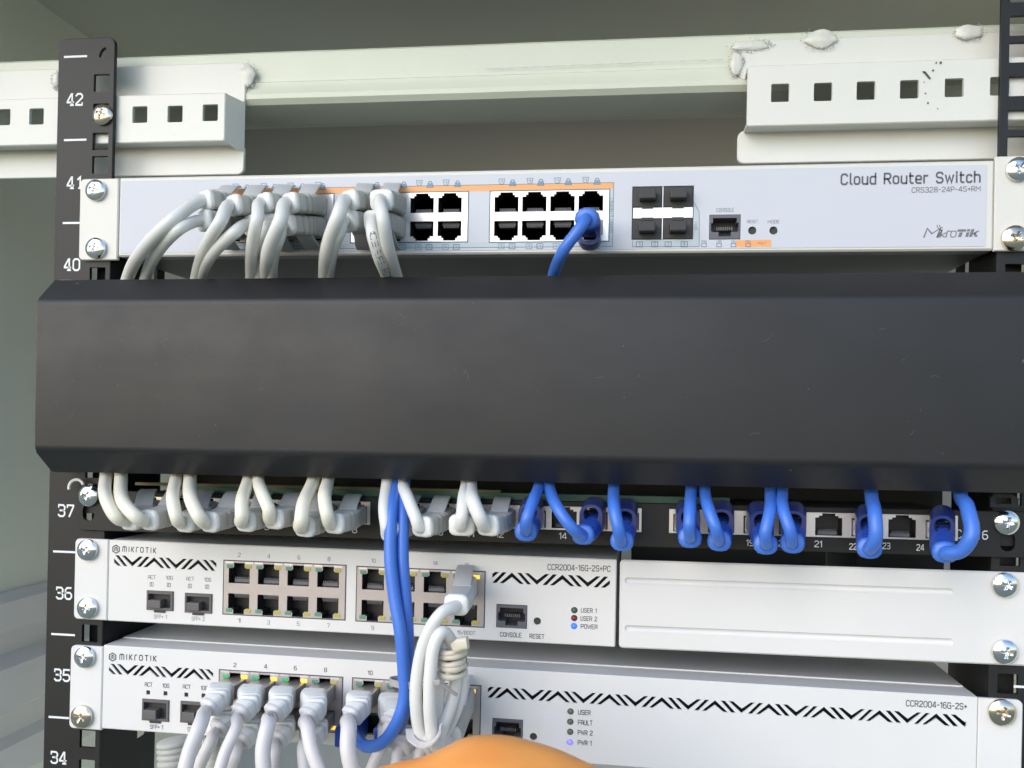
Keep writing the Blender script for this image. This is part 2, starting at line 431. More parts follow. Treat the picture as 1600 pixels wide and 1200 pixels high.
# ---- stroke lettering -------------------------------------------------------------
_O = [(0, 1), (0, 5), (1, 6), (3, 6), (4, 5), (4, 1), (3, 0), (1, 0), (0, 1)]
G = {
 'A': (4, [[(0, 0), (0, 4.6), (1.2, 6), (2.8, 6), (4, 4.6), (4, 0)], [(0, 2.3), (4, 2.3)]]),
 'B': (4, [[(0, 0), (0, 6), (3, 6), (3.8, 5.2), (3.8, 3.9), (3, 3.1), (4, 2.3), (4, .9), (3.1, 0), (0, 0)], [(0, 3.1), (3, 3.1)]]),
 'C': (4, [[(4, 4.9), (3.2, 6), (.9, 6), (0, 5), (0, 1), (.9, 0), (3.2, 0), (4, 1.1)]]),
 'D': (4, [[(0, 0), (0, 6), (2.9, 6), (4, 4.9), (4, 1.1), (2.9, 0), (0, 0)]]),
 'E': (3.6, [[(3.6, 6), (0, 6), (0, 0), (3.6, 0)], [(0, 3), (3, 3)]]),
 'F': (3.6, [[(3.6, 6), (0, 6), (0, 0)], [(0, 3), (3, 3)]]),
 'G': (4, [[(4, 4.9), (3.2, 6), (.9, 6), (0, 5), (0, 1), (.9, 0), (4, 0), (4, 2.9), (2.2, 2.9)]]),
 'H': (4, [[(0, 0), (0, 6)], [(4, 0), (4, 6)], [(0, 3), (4, 3)]]),
 'I': (.6, [[(.3, 0), (.3, 6)]]),
 'K': (4, [[(0, 0), (0, 6)], [(4, 6), (.6, 3), (4, 0)]]),
 'L': (3.4, [[(0, 6), (0, 0), (3.4, 0)]]),
 'M': (5, [[(0, 0), (0, 6), (2.5, 2.4), (5, 6), (5, 0)]]),
 'N': (4, [[(0, 0), (0, 6), (4, 0), (4, 6)]]),
 'O': (4, [_O]),
 'P': (4, [[(0, 0), (0, 6), (3, 6), (4, 5), (4, 3.6), (3, 2.6), (0, 2.6)]]),
 'R': (4, [[(0, 0), (0, 6), (3, 6), (4, 5), (4, 3.8), (3, 2.8), (0, 2.8)], [(2, 2.8), (4, 0)]]),
 'S': (4, [[(4, 5), (3.2, 6), (.9, 6), (0, 5.1), (0, 4), (.9, 3.1), (3.1, 2.9), (4, 2), (4, .9), (3.1, 0), (.8, 0), (0, 1)]]),
 'T': (4, [[(0, 6), (4, 6)], [(2, 6), (2, 0)]]),
 'U': (4, [[(0, 6), (0, 1), (1, 0), (3, 0), (4, 1), (4, 6)]]),
 'V': (4, [[(0, 6), (2, 0), (4, 6)]]),
 'W': (5.6, [[(0, 6), (1.4, 0), (2.8, 4.6), (4.2, 0), (5.6, 6)]]),
 'X': (4, [[(0, 0), (4, 6)], [(0, 6), (4, 0)]]),
 'Y': (4, [[(0, 6), (2, 3), (4, 6)], [(2, 3), (2, 0)]]),
 '0': (4, [_O]),
 '1': (1.8, [[(0, 4.8), (1.5, 6), (1.5, 0)]]),
 '2': (4, [[(0, 5), (.9, 6), (3.1, 6), (4, 5), (4, 4), (0, .6), (0, 0), (4, 0)]]),
 '3': (4, [[(0, 6), (3.1, 6), (4, 5.1), (4, 3.9), (3.1, 3.1), (4, 2.2), (4, .9), (3.1, 0), (.8, 0), (0, .8)], [(1, 3.1), (3.1, 3.1)]]),
 '4': (4, [[(3, 0), (3, 6), (2.5, 6), (0, 2), (0, 1.5), (4, 1.5)]]),
 '5': (4, [[(3.8, 6), (.2, 6), (0, 3.2), (3, 3.4), (4, 2.5), (4, 1), (3, 0), (.8, 0), (0, .8)]]),
 '6': (4, [[(3.6, 6), (1.2, 6), (0, 4.8), (0, 1), (1, 0), (3, 0), (4, 1), (4, 2.4), (3, 3.4), (0, 3.4)]]),
 '7': (4, [[(0, 6), (4, 6), (4, 5.4), (1.4, 0)]]),
 '8': (4, [[(1, 3.1), (.2, 3.9), (.2, 5.1), (1, 6), (3, 6), (3.8, 5.1), (3.8, 3.9), (3, 3.1), (1, 3.1), (0, 2.2), (0, .9), (1, 0), (3, 0), (4, .9), (4, 2.2), (3, 3.1)]]),
 '9': (4, [[(.4, 0), (2.8, 0), (4, 1.2), (4, 5), (3, 6), (1, 6), (0, 5), (0, 3.6), (1, 2.6), (4, 2.6)]]),
 '-': (2.6, [[(0, 2.9), (2.6, 2.9)]]),
 '+': (3, [[(0, 2.9), (3, 2.9)], [(1.5, 1.4), (1.5, 4.4)]]),
 '.': (.8, [[(.1, 0), (.1, .75)]]),
 '/': (3, [[(0, 0), (3, 6)]]),
 ' ': (2.2, []),
 'c': (3.2, [[(3.2, 3.6), (2.6, 4.3), (.8, 4.3), (0, 3.5), (0, .8), (.8, 0), (2.6, 0), (3.2, .7)]]),
 'd': (3.4, [[(3.4, 6.3), (3.4, 0), (.8, 0), (0, .8), (0, 3.5), (.8, 4.3), (3.4, 4.3)]]),
 'e': (3.4, [[(0, 2.1), (3.4, 2.1), (3.4, 3.5), (2.6, 4.3), (.8, 4.3), (0, 3.5), (0, .8), (.8, 0), (3.2, 0)]]),
 'h': (3.4, [[(0, 0), (0, 6.3)], [(0, 4.3), (2.6, 4.3), (3.4, 3.5), (3.4, 0)]]),
 'i': (.6, [[(.3, 0), (.3, 4.3)], [(.3, 5.4), (.3, 6.2)]]),
 'k': (3.2, [[(0, 0), (0, 6.3)], [(3.2, 4.3), (.4, 2.1), (3.2, 0)]]),
 'l': (1, [[(.2, 6.3), (.2, .6), (.8, 0), (1.2, 0)]]),
 'm': (5.2, [[(0, 0), (0, 4.3), (1.9, 4.3), (2.6, 3.6), (2.6, 0)], [(2.4, 4.3), (4.5, 4.3), (5.2, 3.6), (5.2, 0)]]),
 'n': (3.4, [[(0, 0), (0, 4.3), (2.6, 4.3), (3.4, 3.5), (3.4, 0)]]),
 'o': (3.4, [[(0, .8), (0, 3.5), (.8, 4.3), (2.6, 4.3), (3.4, 3.5), (3.4, .8), (2.6, 0), (.8, 0), (0, .8)]]),
 'r': (2.2, [[(0, 0), (0, 4.3), (2.2, 4.3)]]),
 's': (3.2, [[(3.1, 3.7), (2.6, 4.3), (.7, 4.3), (0, 3.6), (0, 2.9), (.7, 2.2), (2.5, 2.1), (3.2, 1.4), (3.2, .7), (2.5, 0), (.6, 0), (0, .6)]]),
 't': (2.4, [[(.5, 6), (.5, .8), (1.2, 0), (2.4, 0)], [(0, 4.3), (2.4, 4.3)]]),
 'u': (3.4, [[(0, 4.3), (0, .8), (.8, 0), (3.4, 0)], [(3.4, 4.3), (3.4, 0)]]),
 'w': (5, [[(0, 4.3), (1.2, 0), (2.5, 3.8), (3.8, 0), (5, 4.3)]]),
 # small-capital letters of the newer wordmark
 '_m': (5.2, [[(0, 0), (0, 3.4), (.9, 4.3), (2.6, 4.3), (2.6, 0)], [(2.6, 4.3), (4.3, 4.3), (5.2, 3.4), (5.2, 0)]]),
 '_i': (.6, [[(.3, 0), (.3, 4.3)]]),
 '_k': (3.4, [[(0, 0), (0, 4.3)], [(3.3, 4.3), (.7, 2.15), (3.3, 0)]]),
 '_r': (2.6, [[(0, 0), (0, 3.4), (.9, 4.3), (2.6, 4.3)]]),
 '_o': (4, [[(0, .9), (0, 3.4), (.9, 4.3), (3.1, 4.3), (4, 3.4), (4, .9), (3.1, 0), (.9, 0), (0, .9)]]),
 '_t': (3.6, [[(0, 4.3), (3.6, 4.3)], [(1.8, 4.3), (1.8, 0)]]),
}
def stroke_quads(pts, w):
    """mitred ribbon of a polyline in 2-D -> list of quads"""
    P = [Vector(p) for p in pts]
    closed = (P[0] - P[-1]).length < 1e-6 and len(P) > 3
    n = len(P); L = []; Rr = []
    for i in range(n):
        if closed and i in (0, n - 1): a, b = P[n - 2], P[1]
        else: a, b = (P[i - 1] if i else None), (P[i + 1] if i < n - 1 else None)
        e1 = (P[i] - a).normalized() if a is not None else None
        e2 = (b - P[i]).normalized() if b is not None else None
        if e1 is None: e1 = e2
        if e2 is None: e2 = e1
        n1 = Vector((-e1.y, e1.x)); n2 = Vector((-e2.y, e2.x))
        m = n1 + n2
        if m.length < 1e-4: m = n1
        m.normalize(); k = w / 2 / max(0.45, m.dot(n1))
        q = P[i].copy()
        if not closed:
            if i == 0: q = q - e1 * w * .35
            if i == n - 1: q = q + e1 * w * .35
        L.append(q + m * k); Rr.append(q - m * k)
    return [(Rr[i], Rr[i + 1], L[i + 1], L[i]) for i in range(n - 1)]
def text_polys(txt, gap=1.5, w=0.75):
    """quads in glyph units, total width"""
    x = 0; out = []
    i = 0
    while i < len(txt):
        ch = txt[i]
        if ch == '_': ch = txt[i:i + 2]; i += 1
        i += 1
        wd, sts = G[ch]
        for st in sts:
            for q in stroke_quads(st, w): out.append([(p.x + x, p.y) for p in q])
        x += wd + gap
    return out, x - gap
def put_text(mb, txt, a, b, h, y, w=0.75, gap=1.5, slant=0.0):
    """text between local points a and b on the baseline, cap height h, at depth y"""
    a = Vector(a); b = Vector(b)
    qs, tw = text_polys(txt, gap, w)
    ex = (b - a) / tw; ez = Vector((-(b - a).y, (b - a).x)).normalized() * (h / 6)
    for q in qs:
        vs = []
        for px, pz in q:
            p = a + ex * (px + slant * pz) + ez * pz
            vs.append((p.x, y, p.y))
        mb.add(vs, [(0, 1, 2, 3)])

# ---- a rack device: an Empty with its own slightly tilted frame -------------------
class Dev:
    def __init__(s, name, label, cat, pL, pR, y0=0.0, group=None):
        P = U(pL[0], pL[1], y0); Q = U(pR[0], pR[1], y0)
        s.a = math.atan2(Q.z - P.z, Q.x - P.x)
        s.P = P
        s.e = empty(name, P, -s.a)
        tag(s.e, label, cat, group)
        s.y0 = y0
    def uv(s, px, py, y=0.0):
        Wp = U(px, py, y + s.y0) - s.P
        c, n = math.cos(s.a), math.sin(s.a)
        return (Wp.x * c + Wp.z * n, -Wp.x * n + Wp.z * c)
    def text(s, mb, txt, p0, p1, hpx, y=-0.12, **k):
        a = s.uv(*p0, y); b = s.uv(*p1, y)
        h = abs(s.uv(p0[0], p0[1] - hpx, y)[1] - a[1])
        put_text(mb, txt, a, b, h, y, **k)
    def ctext(s, mb, txt, pc, wpx, hpx, slope=0.0, y=-0.12, **k):
        """text centred at pc (photo point of its middle)"""
        x0 = pc[0] - wpx / 2; x1 = pc[0] + wpx / 2
        s.text(mb, txt, (x0, pc[1] + hpx / 2 - slope * wpx / 2), (x1, pc[1] + hpx / 2 + slope * wpx / 2), hpx, y, **k)

# ---- screw (cross-recessed pan head) ---------------------------------------------
def screw_mesh(m, r=5.6):
    mb = MB(); nr, na = 12, 48
    vs = [(0, -2.9 + 1.7, 0)]
    def hgt(rr, a):
        h = 3.0 * math.sqrt(max(0, 1 - (rr / (r * 1.12)) ** 2))
        x, z = rr * math.cos(a), rr * math.sin(a)
        for (p, q) in ((x, z), (z, x)):
            if abs(p) < 0.62 and abs(q) < 2.7 - 0.0: h = min(h, 3.0 - 1.7 + abs(q) * 0.35)
        return h
    vs = [(0, -1.3, 0)]
    for i in range(1, nr + 1):
        for k in range(na):
            rr = r * i / nr; a = 2 * math.pi * k / na
            vs.append((rr * math.cos(a), -hgt(rr, a), rr * math.sin(a)))
    fs = [(0, 1 + k, 1 + (k + 1) % na) for k in range(na)]
    for i in range(nr - 1):
        for k in range(na):
            a = 1 + i * na; b = 1 + (i + 1) * na
            fs.append((a + k, b + k, b + (k + 1) % na, a + (k + 1) % na))
    k0 = len(vs)
    for k in range(na):
        a = 2 * math.pi * k / na
        vs.append((r * math.cos(a), 0.3, r * math.sin(a)))
    b = 1 + (nr - 1) * na
    for k in range(na): fs.append((b + k, k0 + k, k0 + (k + 1) % na, b + (k + 1) % na))
    mb.add(vs, fs)
    o = mb.build('screw', m, None, smooth=True, angle=50)
    return o
_screws = {}
def screw(dev, px, py, kind='chrome', y=-1.0, rot=0.0, r=5.6):
    key = (kind, r)
    u, v_ = dev.uv(px, py, y - 2)
    if key not in _screws:
        o = screw_mesh(kind, r); _screws[key] = o
        o.parent = dev.e
    else:
        o = _screws[key].copy(); C.objects.link(o); o.parent = dev.e
    o.location = Vector((u, y, v_)) * S
    o.rotation_euler = (0, R_(rot), 0)
    return u, v_

# ---- RJ45 opening + cavity ---------------------------------------------------------
def opening(cx, cz, wb, hb, steps, flip):
    """steps: list of (half-width, extra height) above the body"""
    s = -1 if flip else 1
    L = [(-wb / 2, -hb / 2 * s), (wb / 2, -hb / 2 * s), (wb / 2, hb / 2 * s)]
    z = hb / 2
    for hw, dz in steps:
        L += [(hw, z * s), (hw, (z + dz) * s)]; z += dz
    for hw, dz in reversed(steps):
        L += [(-hw, z * s), (-hw, (z - dz) * s)]; z -= dz
    L += [(-wb / 2, hb / 2 * s)]
    return [(cx + x, cz + zz) for x, zz in L]
TA = (12.3, 7.7, [(4.3, 1.0), (3.3, 1.3)])
TB = (11.7, 8.4, [(3.0, 2.3)])
def cavity_obj(T, m, parent, y0=0.25, depth=9.0, pins=True, name='port'):
    wb, hb, st = T
    L = opening(0, 0, wb, hb, st, False)
    mb = MB(); n = len(L)
    mb.add([(x, y0, z) for x, z in L] + [(x, depth, z) for x, z in L], [(i, (i + 1) % n, n + (i + 1) % n, n + i) for i in range(n)])
    t = tessellate_polygon([[Vector((x, z, 0)) for x, z in L]])
    mb.add([(x, depth, z) for x, z in L], [tuple(q) for q in t])
    return mb.build(name, m, parent)
def contacts_obj(T, parent):
    wb, hb, st = T
    mb = MB()
    mb.box(-wb * .36, wb * .36, 3.2, 8.8, -hb / 2 + 0.02, -hb / 2 + 1.6)
    for k in range(8):
        x = -3.6 + k * 1.03
        mb.box(x - .26, x + .26, 3.0, 6.8, -hb / 2 + 1.6, -hb / 2 + 2.7)
    return mb.build('contacts', 'cavity2', parent)
_cav = {}
def port(dev, T, key, m, u, v_, flip, ydev=0.0):
    s = (1, 1, -1) if flip else (1, 1, 1)
    if key not in _cav:
        o = cavity_obj(T, m, dev.e); c = contacts_obj(T, o)
        _cav[key] = (o, c)
    else:
        o0, c0 = _cav[key]
        o = o0.copy(); C.objects.link(o); o.parent = dev.e
        c = c0.copy(); C.objects.link(c); c.parent = o
    o.location = Vector((u, ydev, v_)) * S
    o.scale = s
    return o

# ---- zigzag ventilation slots ------------------------------------------------------
def zig_holes(u0, u1, zc_fn, H, p, peak0, w=1.5):
    """closed loops of the slots between u0 and u1; a peak sits at u=peak0; zc_fn(u) is the slot's mid height"""
    leg = 0.205 * p; holes = []
    def clip(poly):
        for lim, sg in ((u0, 1), (u1, -1)):
            out = []
            for i in range(len(poly)):
                a, b = poly[i], poly[(i + 1) % len(poly)]
                ia, ib = (a[0] - lim) * sg >= 0, (b[0] - lim) * sg >= 0
                if ia: out.append(a)
                if ia != ib:
                    t = (lim - a[0]) / (b[0] - a[0]); out.append((lim, a[1] + (b[1] - a[1]) * t))
            poly = out
            if len(poly) < 3: return None
        xs = [q[0] for q in poly]
        return poly if max(xs) - min(xs) > 0.6 else None
    def quad(xt, xb):
        h = w * .70
        return [(xb - h, -H / 2), (xb + h, -H / 2), (xt + h, H / 2), (xt - h, H / 2)]
    k0 = int(math.floor((u0 - peak0) / p)) - 1; k1 = int(math.ceil((u1 - peak0) / p)) + 1
    for k in range(k0, k1 + 1):
        x = peak0 + k * p; h = w * .70
        shapes = []
        shapes.append([(x - leg - h, -H / 2), (x - leg + h, -H / 2), (x, H / 2 - 1.55 * w), (x + leg - h, -H / 2), (x + leg + h, -H / 2), (x, H / 2)])
        shapes.append(quad(x + .145 * p, x + .145 * p + leg))
        xv = x + .5 * p
        shapes.append([(xv - leg - h, H / 2), (xv, -H / 2), (xv + leg + h, H / 2), (xv + leg - h, H / 2), (xv, -H / 2 + 1.55 * w), (xv - leg + h, H / 2)])
        shapes.append(quad(x + p - .145 * p, x + p - .145 * p - leg))
        for sh in shapes:
            c = clip(sh)
            if c: holes.append([(q[0], q[1] + zc_fn(q[0])) for q in c])
    return holes

# =====================================================================================
#  the cabinet: panels, crossbar, brackets
# =====================================================================================
g = MB().box(-30000, 30000, -30000, 30000, -1990, -1980).build('ground', 'grass')
tag(g, kind='structure')

cab = empty('cabinet', (0, 400, -1900))
tag(cab, 'grey green painted sheet metal cabinet shell enclosing the whole rack', 'cabinet')
def cabpart(name, m, f, parent=None, **k):
    mb = MB(); f(mb)
    mb.v = [(v[0], v[1] - 400, v[2] + 1900) for v in mb.v]
    return mb.build(name, m, parent or cab, **k)
ROOF = 118
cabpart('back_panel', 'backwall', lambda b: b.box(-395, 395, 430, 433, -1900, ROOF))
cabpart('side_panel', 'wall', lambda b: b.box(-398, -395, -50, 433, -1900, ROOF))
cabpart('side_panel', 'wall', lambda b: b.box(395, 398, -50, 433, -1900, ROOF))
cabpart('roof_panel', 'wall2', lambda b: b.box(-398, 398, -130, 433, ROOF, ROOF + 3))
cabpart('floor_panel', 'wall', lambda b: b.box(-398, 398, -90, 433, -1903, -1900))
# shallow pressed panel on the back and a ribbed channel along the left side
cabpart('back_stiffener', 'backwall', lambda b: b.box(-300, 300, 421, 430, -150, -20, 4))
def chan(b):
    prof = [(-395, -322), (-392, -322), (-383, -327), (-383, -347), (-391, -353), (-391, -366), (-377, -372), (-377, -402), (-388, -408), (-388, -425), (-380, -430), (-380, -452), (-395, -462)]
    n = len(prof)
    b.add([(x, -60, z) for x, z in prof] + [(x, 425, z) for x, z in prof],
          [(i, (i + 1) % n, n + (i + 1) % n, n + i) for i in range(n)] + [tuple(range(n)), tuple(reversed(range(n, 2 * n)))])
cabpart('side_channel', 'channel', chan)

# crossbar behind the rails -----------------------------------------------------------
YB = 21
zt = U(780, 66, YB).z; zb = U(780, 158, YB).z
bar = empty('crossbar', (0, YB, zb))
tag(bar, 'cream painted welded steel bar running across the cabinet above the top switch', 'steel bar')
mb = MB()
zm = zb + (zt - zb) * 0.42
prof = [(YB + 26, zt), (YB + 1.5, zt), (YB, zt - 1.5), (YB, zm + 1), (YB - 1.2, zm), (YB - 1.4, zm - 3), (YB - 3.5, zm - 7), (YB - 3.2, zm - 9.5), (YB - 0.5, zm - 12), (YB + 6, zb + .5), (YB + 26, zb)]
n = len(prof)
NX = 60
xs = [-394 + 788 * i / NX for i in range(NX + 1)]
vs = []
for x in xs:
    wob = 0.35 * math.sin(x * .031) + 0.25 * math.sin(x * .083 + 1)
    for (y, z) in prof: vs.append((x, y - YB + wob * .6, z - zb + wob * .4))
fs = []
for i in range(NX):
    for k in range(n): fs.append((i * n + k, i * n + (k + 1) % n, (i + 1) * n + (k + 1) % n, (i + 1) * n + k))
fs += [tuple(range(n)), tuple(range(NX * n, (NX + 1) * n))]
mb.add(vs, fs)
mb.build('bar', 'paint', bar, smooth=True, angle=28)
# the hairline crack where the folded sheet overlaps
mb = MB()
pts = []
for i in range(46):
    px = 760 + i * 8.2
    p = U(px, 108 - (px - 760) * 0.040 + 1.1 * math.sin(i * 1.7) * random.random(), YB - 1.2)
    pts.append(Vector((p.x, -1.5, p.z - zb)))
for i in range(len(pts) - 1):
    a, b_ = pts[i], pts[i + 1]; t = 0.05 + 0.09 * random.random()
    mb.add([(a.x, a.y, a.z - t), (b_.x, b_.y, b_.z - t), (b_.x, b_.y, b_.z + t), (a.x, a.y, a.z + t)], [(0, 1, 2, 3)])
mb.build('paint_crack', 'grime', bar)
def weld(px, py, wpx, hpx, y, ph):
    p = U(px, py, y); sx = wpx / 2 / 2.7; sz = hpx / 2 / 2.7
    bm = bmesh.new(); bmesh.ops.create_icosphere(bm, subdivisions=4, radius=1)
    for v in bm.verts:
        d = 1 + 0.05 * math.sin(v.co.x * 5 + ph) + 0.05 * math.sin(v.co.z * 6 + ph * 2) + 0.015 * math.sin(v.co.y * 17 + v.co.x * 23)
        v.co = Vector((v.co.x * sx * d + p.x, v.co.y * 1.5 * d + y - YB, v.co.z * sz * d + p.z - zb))
    bm.verts.index_update()
    mb = MB().add([v.co[:] for v in bm.verts], [[v.index for v in f.verts] for f in bm.faces])
    bm.free()
    mb.build('weld_bead', 'weld', bar, smooth=True)
    # flaking grime around the bead
    mb = MB()
    for _ in range(90):
        a = random.gauss(-1.2, 1.5); rr = random.uniform(.88, 1.35)
        cx = p.x + math.cos(a) * sx * rr; cz = p.z - zb + math.sin(a) * sz * rr
        t = random.uniform(.12, .5); yy = y - YB - .45 - random.random() * .3
        mb.add([(cx + t * random.uniform(.5, 1.2) * math.cos(b_), yy, cz + t * random.uniform(.5, 1.2) * math.sin(b_)) for b_ in (0, 1.2, 2.4, 3.7, 5)], [(0, 1, 2, 3, 4)])
    mb.build('weld_grime', 'grime', bar)

def bracket(label, x0, x1, end, zref, holes_px, y, group='perforated brackets welded to the crossbar'):
    """hat-section perforated strip; zref = z at [top flange top, web top, web bottom, lower flange top, lower flange bottom]"""
    z1, z2, z3, z4, z5 = zref
    o = empty('perforated_bracket', ((x0 + x1) / 2, y, z5))
    tag(o, label, 'bracket', group)
    ox = (x0 + x1) / 2
    yf = y - 12
    f = MB(); W = 'paint2'
    corners = (1, 1, 1, 1)
    # top flange
    f.plate(rrect(x0 - ox, x1 - ox, z2 - z5 - 2, z1 - z5, 3), [], 0, 2.0, .4)
    f.build('top_flange', W, o)
    hx = []
    for px, py in holes_px:
        p = U(px, py, yf); q = p.x - ox
        hx.append(rrect(q - 4.35, q + 4.35, p.z - z5 - 4.5, p.z - z5 + 4.5, .8, 3))
    e0, e1 = (3, 0) if end == 'L' else (0, 5)
    web = MB().plate(rrect(x0 - ox + e0, x1 - ox - e1, z3 - z5, z2 - z5, 1.2, 3), hx, yf - y, yf - y + 2.0, .5)
    web.build('perforated_web', W, o)
    s1 = MB()
    xa, xb = x0 - ox + e0, x1 - ox - e1
    # the folds joining web and flanges
    s1.add([(xa, yf - y + .6, z2 - z5 - .2), (xb, yf - y + .6, z2 - z5 - .2), (xb, 0.4, z2 - z5 + .6), (xa, 0.4, z2 - z5 + .6),
            (xa, yf - y + 2, z2 - z5 - 2), (xb, yf - y + 2, z2 - z5 - 2), (xb, 1.6, z2 - z5 - 1.5), (xa, 1.6, z2 - z5 - 1.5)],
           [(0, 1, 2, 3), (4, 7, 6, 5), (0, 4, 5, 1), (3, 2, 6, 7), (0, 3, 7, 4), (1, 5, 6, 2)])
    s1.add([(xa, yf - y + .6, z3 - z5 + .2), (xb, yf - y + .6, z3 - z5 + .2), (xb, 0.4, z4 - z5), (xa, 0.4, z4 - z5),
            (xa, yf - y + 2, z3 - z5 + 2), (xb, yf - y + 2, z3 - z5 + 2), (xb, 1.9, z4 - z5 + 1.5), (xa, 1.9, z4 - z5 + 1.5)],
           [(0, 3, 2, 1), (4, 5, 6, 7), (0, 1, 5, 4), (3, 7, 6, 2), (0, 4, 7, 3), (1, 2, 6, 5)])
    if end == 'R':
        s1.add([(xb, yf - y + .6, z3 - z5 + .4), (xb, yf - y + .6, z2 - z5 - .4), (x1 - ox, .5, z2 - z5 - 1), (x1 - ox, .5, z3 - z5 - 2.0),
                (xb - 1.5, yf - y + 1.8, z3 - z5 + .4), (xb - 1.5, yf - y + 1.8, z2 - z5 - .4), (x1 - ox - 2, 1.5, z2 - z5 - 1), (x1 - ox - 2, 1.5, z3 - z5 - 2.0)],
               [(0, 1, 2, 3), (7, 6, 5, 4), (0, 3, 7, 4), (1, 5, 6, 2)])
    s1.build('fold', W, o)
    f = MB().plate(rrect(x0 - ox, x1 - ox, 0, z4 - z5 + 1, 3.5), [], 0, 2.0, .4)
    f.build('lower_flange', W, o)
    return o
YL = YB - 4
a = U(384, 97, YL); b2 = U(384, 143, YL - 12); c2 = U(384, 219, YL - 12); d2 = U(384, 227, YL); e2 = U(384, 272, YL)
bracket('left white perforated steel bracket with square holes, welded behind the left rack rail', U(-40, 180, YL).x, a.x, 'R',
        (a.z, b2.z, c2.z, d2.z, e2.z), [(328.5, 176), (273.5, 178), (218.5, 179), (163, 180), (109, 181), (57, 182), (5, 183)], YL)
a = U(1155, 60, YL); b2 = U(1400, 95, YL - 12); c2 = U(1400, 192, YL - 12); d2 = U(1400, 202, YL); e2 = U(1400, 251, YL)
bracket('right white perforated steel bracket with square holes and scuffed paint', U(1152, 240, YL).x, U(1760, 200, YL).x, 'L',
        (U(1400, 55, YL).z, b2.z, c2.z, d2.z, e2.z), [(1219, 145), (1286, 143.5), (1353, 141.5), (1421, 139.5), (1491, 137), (1562, 134.5)], YL)
for w_ in [(384, 117, 30, 34, YB - 3, .3), (1283, 61, 42, 24, YL - 1, 1.2), (1513, 50, 36, 20, YL - 1, 2.5), (1150, 100, 17, 32, YL, 4), (1172, 72, 50, 15, YL, 5), (88, 125, 12, 24, YL, 5)]:
    weld(*w_)
# paint scuffs on the right bracket
sc_ = empty('paint_scuff', U(1455, 130, YL - 12.2)); tag(sc_, 'dark chips and scratch in the paint of the right perforated bracket', 'paint chip')
mb = MB(); o0 = U(1455, 130, YL - 12.2)
for (x, y, r) in [(1443, 113, .5), (1463, 98, .5), (1470, 98, .7), (1458, 110, .6), (1450, 161, .5), (1465, 170, .35), (1444, 128, .3), (1446, 146, .4)]:
    p = U(x, y, YL - 12.3) - o0
    mb.add([(p.x + r * random.uniform(.6, 1.2) * math.cos(t), -.12, p.z + r * random.uniform(.6, 1.3) * math.sin(t)) for t in (0, 1, 2, 3.1, 4.2, 5.2)], [tuple(range(6))])
p, q = U(1441, 111, YL - 12.3) - o0, U(1454, 121, YL - 12.3) - o0
mb.add([(p.x, -.12, p.z), (q.x - .6, -.12, q.z - .9), (q.x + .3, -.12, q.z - .5), (p.x + 1.5, -.12, p.z - .2)], [(0, 1, 2, 3)])
mb.build('chip', 'ink', sc_)

